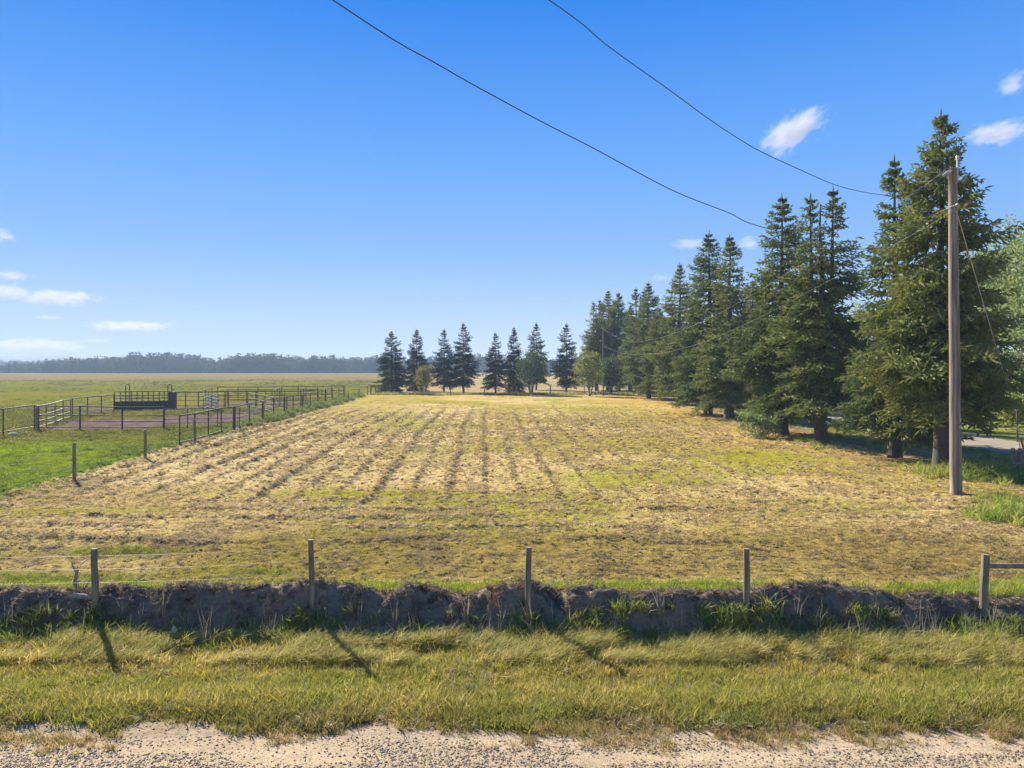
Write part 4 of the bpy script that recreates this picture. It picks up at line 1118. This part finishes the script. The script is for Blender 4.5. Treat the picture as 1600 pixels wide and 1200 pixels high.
pipe_section([c0, (XD(125, 50.6), 50.6), (XD(191, 50.8), 50.8), (XD(256, 51.0), 51.0)], 1.62, 'three-bay front pipe fence of the corral with the bare earth behind', rails=(1.0, 0.62, 0.37, 0.10), rp=0.06)
pipe_section([(XD(257, 51.1), 51.1), (XD(293, 51.2), 51.2), (XD(340, 51.3), 51.3), (sidex(51.3), 51.3)], 1.45, 'lighter rail gate closing the corral front next to the side fence', rails=(1.0, 0.75, 0.5, 0.3, 0.08), rp=0.035, rr=0.022, name='pipe_gate', cat='gate')
pipe_section(along((XD(57, 50.4), 50.4), (XD(110, 61.0), 61.0), 4), 1.66, 'long pipe gate running back from the front left corner of the corral', rails=(1.0, 0.6, 0.35, 0.1), rp=0.035, name='pipe_gate', cat='gate')
pipe_section(along((XD(113, 61.5), 61.5), (XD(178, 71.5), 71.5), 3), 1.72, 'left pipe fence of the corral leading to the dark cattle chute', rails=(1.0, 0.6, 0.15))
pipe_section([(sidex(D), D) for D in (40.4, 42.7, 45.0, 47.4, 50.0)], 1.62, 'nearest end of the side pipe fence, two rails only', rails=(1.0, 0.06), rp=0.045, rr=0.035)
pipe_section([(sidex(D), D) for D in (50.3, 53.7, 57.2, 60.6, 64.2, 67.7, 71.5, 75.4, 79.4, 83.6)], 1.62, 'long middle stretch of the side pipe fence with weeds below', rails=(1.0, 0.5, 0.08))
pipe_section([(sidex(D), D) for D in (84, 88.5, 93, 97.7)], 1.75, 'far end of the side pipe fence before the wire fence', rails=(1.0, 0.66, 0.4, 0.1))
pipe_section([(XD(p, D), D) for p, D in ((270, 80), (290, 80), (310, 80), (325, 80.3), (352, 80.6), (357, 80.6), (387, 80.8), (401, 81), (437, 81), (470, 81), (497, 81))], 1.75, 'middle cross fence of the corral with thick faded reddish top pipe', rails=(1.0, 0.72, 0.45, 0.12), rp=0.06, topmat='pipe_pink', topr=0.075)
pipe_section([(XD(p, D), D) for p, D in ((340, 95), (372, 95), (403, 95.4), (440, 95.8), (466, 96), (496, 96.4), (518, 97), (537, 97.7))], 1.85, 'back pipe fence of the corral facing the open pasture', rails=(1.0, 0.66, 0.4, 0.12), rp=0.05)
pipe_section(along((XD(340, 95), 95), (XD(310, 80.3), 80.3), 3), 1.8, 'short pipe fence joining the back and middle fences of the corral', rails=(1.0, 0.66, 0.4, 0.12))
pipe_section(along((XD(437, 95.6), 95.6), (XD(425, 81.2), 81.2), 3), 1.7, 'pen divider between the corral middle fence and back fence', rails=(1.0, 0.66, 0.4, 0.12))
pipe_section(along((XD(387, 80.6), 80.6), (sidex(64.5), 64.5), 4), 1.6, 'diagonal divider from the middle cross fence to the side fence', rails=(1.0, 0.66, 0.4, 0.12), rp=0.035, rr=0.025)
pipe_section([(XD(p, D), D) for p, D in ((355, 87), (385, 87.2), (415, 87.4), (445, 87.6), (478, 88), (503, 88.4))], 1.7, 'inner fence between the middle and back fences of the corral', rails=(1.0, 0.72, 0.45, 0.2), rp=0.045, rr=0.03)
pipe_section(along((XD(470, 87.8), 87.8), (XD(478, 96), 96), 2), 1.7, 'short divider at the right end of the back pens', rails=(1.0, 0.66, 0.4, 0.12), rp=0.05)
pipe_section(along((XD(350, 80.4), 80.4), (XD(318, 66), 66), 3), 1.55, 'light rail divider beside the bleached slatted panel', rails=(1.0, 0.7, 0.4, 0.12), rp=0.035, rr=0.02)
# cattle chute with solid lower sides
ch0 = (XD(179, 74), 74.0)
ch = empty('cattle_chute', (ch0[0], ch0[1], hz(*ch0)), 0, 'dark cattle chute with solid lower sheets and two hoops', 'cattle chute')
W_ = XD(266, 75.5) - ch0[0]; dy = 1.5
for side in (0, 1):
    y0 = side * 1.1
    MB().box((W_ / 2, y0 + dy / 2, 0.52), (math.hypot(W_, dy), 0.03, 0.85), Matrix.Rotation(math.atan2(dy, W_), 3, 'Z')).build('side_sheet', M['sheet'], ch)
    for z in (0.2, 0.42, 0.64, 0.86):
        MB().tube([(0, y0 - 0.03, z), (W_, y0 + dy - 0.03, z)], 0.022, 6).build('rib', M['pipe'], ch)
    for z in (1.25, 1.55, 1.95):
        MB().tube([(0, y0, z), (W_, y0 + dy, z)], 0.035, 6).build('rail', M['pipe'], ch)
    for k in range(6):
        f = k / 5
        MB().tube([(W_ * f, y0 + dy * f, -0.2), (W_ * f, y0 + dy * f, 1.97)], 0.045, 6).build('post', M['pipe'], ch)
def hoop(x, yy, w, z1, root):
    pts = [(x - w / 2, yy, 0)] + [(x - w / 2 * math.cos(a), yy, z1 - w / 2 + w / 2 * math.sin(a)) for a in np.linspace(0, math.pi, 9)] + [(x + w / 2, yy, 0)]
    MB().tube(pts, 0.045, 7).build('hoop', M['pipe'], root)
hoop(XD(192.5, 74.3) - ch0[0], 1.15, 0.42, ZD(600.5, 75.2) - hz(*ch0), ch)
hoop(XD(266, 75.5) - ch0[0], dy - 0.1, 0.40, ZD(600.5, 75.4) - hz(*ch0), ch)
MB().box((W_ + 0.02, dy + 0.5, 0.95), (0.42, 1.0, 1.9)).build('head_gate', M['sheet'], ch)
# white slatted panel leaning in the pen
wp0 = (XD(318, 71.5), 71.5)
wp = empty('slatted_panel', (wp0[0], wp0[1], hz(*wp0)), 0, 'bleached slatted board panel standing tilted in the middle of the corral', 'panel')
Wp = XD(338, 71.5) - wp0[0]
for k in range(5):
    z = 0.25 + 0.33 * k
    MB().box((Wp / 2, 0.55 - 0.05 * k, z), (Wp * 1.05, 0.05, 0.15), Matrix.Rotation(0.22, 3, 'Y')).build('slat', M['board'], wp)
for q in (0.12, 0.88):
    MB().box((Wp * q, 0.62, 0.85 - 0.25 * (q - 0.5)), (0.09, 0.06, 1.9), Matrix.Rotation(0.12, 3, 'X')).build('batten', M['board'], wp)

# ------------------------------------------------------------------ utility pole and wires
px0, py0 = XD(1494, 24.8), 24.8
g = hz(px0, py0)
up = empty('utility_pole', (px0, py0, g), 0, 'tall weathered wooden utility pole in front of the widest spruce', 'utility pole')
topz = ZD(263, py0) - g; lean = XD(1488.5, py0) - px0
pts = [(lean * i / 10, 0, -0.5 + (topz + 0.5) * i / 10) for i in range(11)]
MB().tube(pts, [0.195 - 0.055 * i / 10 for i in range(11)], 16).build('pole_shaft', M['pole'], up, smooth=True)
MB().tube([(lean, 0, topz), (lean, 0, topz + 0.02)], [0.14, 0.09], 16).build('pole_cap', M['pole'], up)
MB().box((lean + 0.11, -0.10, topz - 0.10), (0.055, 0.03, 0.75)).build('pin_bracket', M['alu'], up)
insu = MB().tube([(lean + 0.11, -0.10, topz + 0.27), (lean + 0.11, -0.10, topz + 0.31), (lean + 0.11, -0.10, topz + 0.34), (lean + 0.11, -0.10, topz + 0.39), (lean + 0.11, -0.10, topz + 0.42)], [0.035, 0.07, 0.045, 0.06, 0.02], 12).build('insulator', M['ceramic'], up, smooth=True)
MB().tube([(lean - 0.13, -0.14, topz - 0.12), (lean - 0.35, -0.26, topz - 0.22), (lean - 0.60, -0.42, topz - 0.38)], [0.03, 0.055, 0.03], 8).build('strain_insulator', M['ceramic'], up, smooth=True)
MB().tube([(lean * .9, -0.17, ZD(322, py0) - g), (lean * .9 + 0.02, -0.24, ZD(322, py0) - g)], 0.04, 8).build('bracket', M['alu'], up)
MB().tube([(lean * k / 8 - 0.02, -0.205 + 0.055 * k / 10, 0.1 + (topz - 0.5) * k / 8) for k in range(9)], 0.008, 4).build('ground_wire', M['wire'], up)
for zz, w in ((2.35, 0.07), (2.6, 0.05)):
    MB().box((0.03, -0.195, zz), (w, 0.012, 0.10)).build('tag_plate', M['alu'], up)
for zz in (topz - 0.22, topz - 0.55, topz - 1.55, topz - 2.1):
    MB().tube([(lean, -0.13, zz), (lean, -0.20, zz)], 0.018, 6).build('bolt', M['alu'], up)
# guy wire to the ground anchor at right
gx, gy = XD(1585, 29), 29.0
z0 = ZD(332, py0) - g
MB().tube([(lean * 0.8 + 0.12, 0, z0), (gx - px0, gy - py0, ZD(640, gy) - g), (gx - px0 + (gx - px0) * 0.2, (gy - py0) * 1.2, -0.1)], 0.016, 5).build('guy_wire', M['alu'], up)
MB().tube([(1.9, 3.55, ZD(655, 28.3) - g - 0.2), (1.98, 3.7, ZD(655, 28.3) - g - 1.5)], 0.001, 4)
# second pole far down the row
fx, fy = XD(936.5, 118), 113.0
fg = hz(fx, fy)
fpole = empty('utility_pole', (fx, fy, fg), 0, 'distant utility pole before the dense far spruce group', 'utility pole')
MB().tube([(0, 0, -0.4), (0, 0, ZD(514, fy) - fg)], [0.13, 0.10], 10).build('pole_shaft', M['post'], fpole)
MB().tube([(0, -0.02, ZD(514, fy) - fg), (0, -0.02, ZD(514, fy) - fg + 0.25)], [0.06, 0.04], 8).build('insulator', M['ceramic'], fpole)

def smooth_path(pts, sub=6):
    pts = [Vector(p) for p in pts]; out = []
    for i in range(len(pts) - 1):
        a = pts[max(i - 1, 0)]; b = pts[i]; c = pts[i + 1]; d = pts[min(i + 2, len(pts) - 1)]
        for k in range(sub):
            t = k / sub
            out.append(0.5 * ((2 * b) + (c - a) * t + (2 * a - 5 * b + 4 * c - d) * t * t + (3 * b - a - 3 * c + d) * t ** 3))
    out.append(pts[-1]); return out
def span(pix, start, r, mat, label, tail):
    """hanging wire in one vertical plane from the pole towards the next pole behind the camera on the left"""
    dx, dy_ = -0.762, -0.648
    x0, y0 = px0 + lean, py0 - 0.1
    pts = [start]
    for (u, v) in pix:
        q = (u - 800) / F
        t = (x0 - q * y0) / (q * dy_ - dx)
        D = y0 + dy_ * t
        pts.append((x0 + dx * t, D, ZD(v, D)))
    last = pts[-1]
    for (dt, z) in tail: pts.append((last[0] + dx * dt, last[1] + dy_ * dt, z))
    o = MB().tube(smooth_path(pts), r, 5).build('overhead_wire', M[mat], None, smooth=True)
    return tag(o, label, 'wire', 'overhead wires on the utility poles')
span([(1461, 287), (1430, 300), (1405, 306), (1375, 304), (1340, 298), (1300, 287), (1232, 257), (1176, 230), (1112, 189), (1045, 140), (950, 72), (858, 0)], (px0 + lean - 0.6, py0 - 0.42, g + topz - 0.38), 0.009, 'cable',
     'upper dark overhead wire crossing the sky towards the pole top', [(6, 11.6), (14, 13.4)])
span([(1457, 341), (1422, 364), (1388, 383), (1368, 388), (1320, 386), (1185, 353), (1140, 333), (1050, 297), (930, 233), (850, 192), (770, 149), (690, 104), (520, 0)], (px0 + lean * .9, py0 - 0.24, ZD(322, py0)), 0.009, 'cable',
     'lower dark overhead wire sagging across the sky from top centre', [(6, 11.2), (14, 13.0)])
def backspan(zs_, start, end, label):
    x0, y0 = start[0], start[1]
    pts = [start] + [(x0 + (fx - x0) * (D - y0) / (fy - y0), D, z) for D, z in zs_] + [end]
    o = MB().tube(smooth_path(pts), 0.0042, 4).build('overhead_wire', M['alu'], None, smooth=True)
    return tag(o, label, 'wire', 'overhead wires on the utility poles')
backspan([(29.9, 10.6), (46, 8.8), (60, 7.8), (75, 7.4), (92, 7.9)], (px0 + lean - 0.25, py0 + 0.1, g + topz - 0.1), (fx, fy, ZD(514, fy)), 'upper pale wire sagging in front of the spruces to the far pole')
backspan([(26, 9.6), (45, 7.3), (60, 6.2), (75, 5.9), (95, 6.4)], (px0 + lean - 0.15, py0 + 0.15, ZD(322, py0)), (fx, fy, ZD(540, fy)), 'lower pale wire sagging in front of the spruces to the far pole')

# ------------------------------------------------------------------ small things in front
def rock(name, x, y, s, seed, label, zoff=0.0):
    import bmesh
    rs = np.random.default_rng(seed)
    bm = bmesh.new(); bmesh.ops.create_icosphere(bm, subdivisions=3, radius=1)
    for v in bm.verts:
        c = v.co; k = 1 + 0.12 * math.sin(c.x * 3 + seed) + 0.1 * math.sin(c.y * 4 + 2 * c.z) + rs.normal(0, 0.012)
        v.co = Vector((c.x * s[0], c.y * s[1], c.z * s[2])) * k
    me = bpy.data.meshes.new(name); bm.to_mesh(me); bm.free(); me.materials.append(M['stone'])
    me.polygons.foreach_set('use_smooth', [True] * len(me.polygons))
    o = link(name, me, None, (x, y, hz(x, y) + zoff))
    return tag(o, label, 'rock')
rock('rock', XD(541, 12.15), 12.15, (0.13, 0.10, 0.08), 3, 'pale rounded rock in the weeds right of the second post', 0.05)
x, y = P(20, 681); rock('rock', x, y, (0.32, 0.2, 0.14), 5, 'white stone in the pasture near the left edge', 0.05)
rock('rock', XD(272, 12.45), 12.45, (0.05, 0.045, 0.09), 8, 'small upright stone at the foot of the bank between the first two posts', 0.1)
# orange ribbon on the bank
bx = XD(769, 12.85)
rb = MB()
pp_ = [(0, 0.18, 0.36), (0.01, 0.12, 0.33), (0.02, 0.03, 0.22), (0.05, -0.04, 0.10), (0.10, -0.08, 0.02)]
for i in range(4):
    a = pp_[i]; b = pp_[i + 1]; k = len(rb.v)
    for (q, dx) in ((a, -0.013), (a, 0.013), (b, 0.013), (b, -0.013)): rb.v.append((q[0] + dx, q[1], q[2]))
    for (q, dx) in ((a, -0.013), (a, 0.013), (b, 0.013), (b, -0.013)): rb.v.append((q[0] + dx, q[1] + 0.004, q[2] - 0.003))
    rb.f += [(k, k + 1, k + 2, k + 3), (k + 7, k + 6, k + 5, k + 4), (k, k + 3, k + 7, k + 4), (k + 1, k + 5, k + 6, k + 2)]
o = rb.build('orange_ribbon', M['orange'], None, (bx, 12.85, hz(bx, 12.85) + 0.02)); tag(o, 'orange marker ribbon draped over the bank left of the middle post', 'ribbon')
# broken branch by the first post
x, y = XD(118, 13.6), 13.6
z = hz(x, y)
mb = MB().tube([(0, 0, -0.1), (0.0, -0.02, 0.22), (0.03, 0, 0.40), (0.16, -0.05, 0.58), (0.30, -0.12, 0.66)], [0.04, 0.035, 0.028, 0.018, 0.008], 7)
mb.tube([(0.02, 0, 0.36), (-0.07, 0.02, 0.50), (-0.10, 0.04, 0.60)], [0.02, 0.012, 0.005], 5)
mb.tube([(0.0, 0, 0.16), (0.10, -0.03, 0.24), (0.18, -0.03, 0.22)], [0.02, 0.012, 0.005], 5)
tag(mb.build('dead_branch', M['deadwood'], None, (x, y, z), True), 'bleached dead branch standing left of the first roadside post', 'branch')
mb = MB().tube([(0, 0, 0), (0.25, -0.05, 0.0), (0.55, -0.02, -0.05)], [0.045, 0.05, 0.035], 8)
x, y = XD(112, 13.05), 13.02
tag(mb.build('log', M['deadwood'], None, (x, y, hz(x + .2, y) + 0.0), True), 'short weathered log lying on the bank at the first post', 'log')

# ------------------------------------------------------------------ clouds: small volumes high over the land
def cloud(px, py, w, h, seed, label, dens=0.012, tilt=0.0, D=3600.0):
    import bmesh
    rs = random.Random(seed)
    bm = bmesh.new(); bmesh.ops.create_icosphere(bm, subdivisions=3, radius=1)
    me = bpy.data.meshes.new('cloud'); bm.to_mesh(me); bm.free()
    W = w * D / F / 2 * 1.25; Hh = h * D / F / 2 * 1.35
    m, nt, b, out = newmat('cloud_vapour')
    nt.nodes.remove(b)
    tc = nnode(nt, 'ShaderNodeTexCoord')
    ln = nnode(nt, 'ShaderNodeVectorMath', operation='LENGTH'); nt.links.new(tc.outputs['Object'], ln.inputs[0])
    mp = nnode(nt, 'ShaderNodeMapping'); mp.inputs['Location'].default_value = (seed * 3.7, seed * 1.3, 0)
    mp.inputs['Scale'].default_value = (W / Hh * 0.55, 1.0, 1.0)
    nt.links.new(tc.outputs['Object'], mp.inputs['Vector'])
    nz = nnode(nt, 'ShaderNodeTexNoise'); nz.inputs['Scale'].default_value = 2.1; nz.inputs['Detail'].default_value = 6; nz.inputs['Roughness'].default_value = 0.66
    nt.links.new(mp.outputs[0], nz.inputs['Vector'])
    # density = clamp((noise*k - radius) )
    a = nnode(nt, 'ShaderNodeMath', operation='MULTIPLY'); a.inputs[1].default_value = 2.0; nt.links.new(nz.outputs['Fac'], a.inputs[0])
    s = nnode(nt, 'ShaderNodeMath', operation='SUBTRACT'); nt.links.new(a.outputs[0], s.inputs[0]); nt.links.new(ln.outputs['Value'], s.inputs[1])
    s2 = nnode(nt, 'ShaderNodeMath', operation='SUBTRACT'); s2.inputs[1].default_value = 0.30; s2.use_clamp = True; nt.links.new(s.outputs[0], s2.inputs[0])
    d = nnode(nt, 'ShaderNodeMath', operation='MULTIPLY'); d.inputs[1].default_value = dens * 1.7; nt.links.new(s2.outputs[0], d.inputs[0])
    pv = nnode(nt, 'ShaderNodeVolumePrincipled'); pv.inputs['Color'].default_value = (0.74, 0.72, 0.75, 1); pv.inputs['Anisotropy'].default_value = 0.12
    nt.links.new(d.outputs[0], pv.inputs['Density']); nt.links.new(pv.outputs[0], out.inputs['Volume'])
    me.materials.append(m)
    o = link('cloud', me, None, (XD(px, D), D, ZD(py, D)))
    o.scale = (W, max(Hh * 1.5, W * 0.5), Hh); o.rotation_euler = (0, -math.radians(tilt), 0)
    tag(o, label, 'cloud', 'small fair-weather clouds')
    return o
cloud(1240, 205, 120, 52, 1, 'slanting white cloud high above the spruces, centre right', 0.012, 32)
cloud(1560, 208, 120, 36, 2, 'long white cloud at the right edge beside the tallest spruce', 0.012, 8)
cloud(1582, 130, 36, 40, 3, 'small faint cloud near the top right corner', 0.008, 30)
cloud(1078, 381, 62, 20, 4, 'small white cloud above the left of the mid-row spruces', 0.010)
cloud(1170, 380, 44, 22, 9, 'small cloud half hidden by the spruce left of the twin tops', 0.010)
cloud(1032, 434, 44, 11, 5, 'faint thin cloud just above the dense far spruce group', 0.006)
cloud(90, 465, 140, 26, 6, 'largest flat cloud of the left bank, second from its top', 0.012)
cloud(8, 456, 90, 26, 7, 'flat cloud at the left edge touching the largest one', 0.012)
cloud(205, 510, 150, 19, 8, 'flat cloud standing furthest right in the left bank', 0.012)
cloud(55, 541, 170, 25, 10, 'lowest flat cloud at the left edge over the ridge', 0.012)
cloud(18, 431, 66, 18, 11, 'small flat cloud at the left edge above the largest one', 0.010)
cloud(2, 368, 46, 24, 12, 'highest small cloud at the left edge', 0.008)
cloud(75, 496, 60, 9, 13, 'faint wisp between the larger flat clouds at left', 0.006)
cloud(150, 532, 70, 8, 14, 'faint wisp right of the lowest flat cloud', 0.006)

# ------------------------------------------------------------------ air
hx = MB().box((0, 1970, 20.5), (8200, 4200, 44)).mesh('haze', None)
hm, nt, b, out = newmat('haze_air'); nt.nodes.remove(b)
pv = nnode(nt, 'ShaderNodeVolumePrincipled'); pv.inputs['Color'].default_value = (0.55, 0.74, 1.0, 1); pv.inputs['Density'].default_value = 0.00042
pv.inputs['Anisotropy'].default_value = 0.0
nt.links.new(pv.outputs[0], out.inputs['Volume'])
hx.materials.append(hm)
tag(link('haze', hx), 'thin pale haze over the land', kind='stuff')
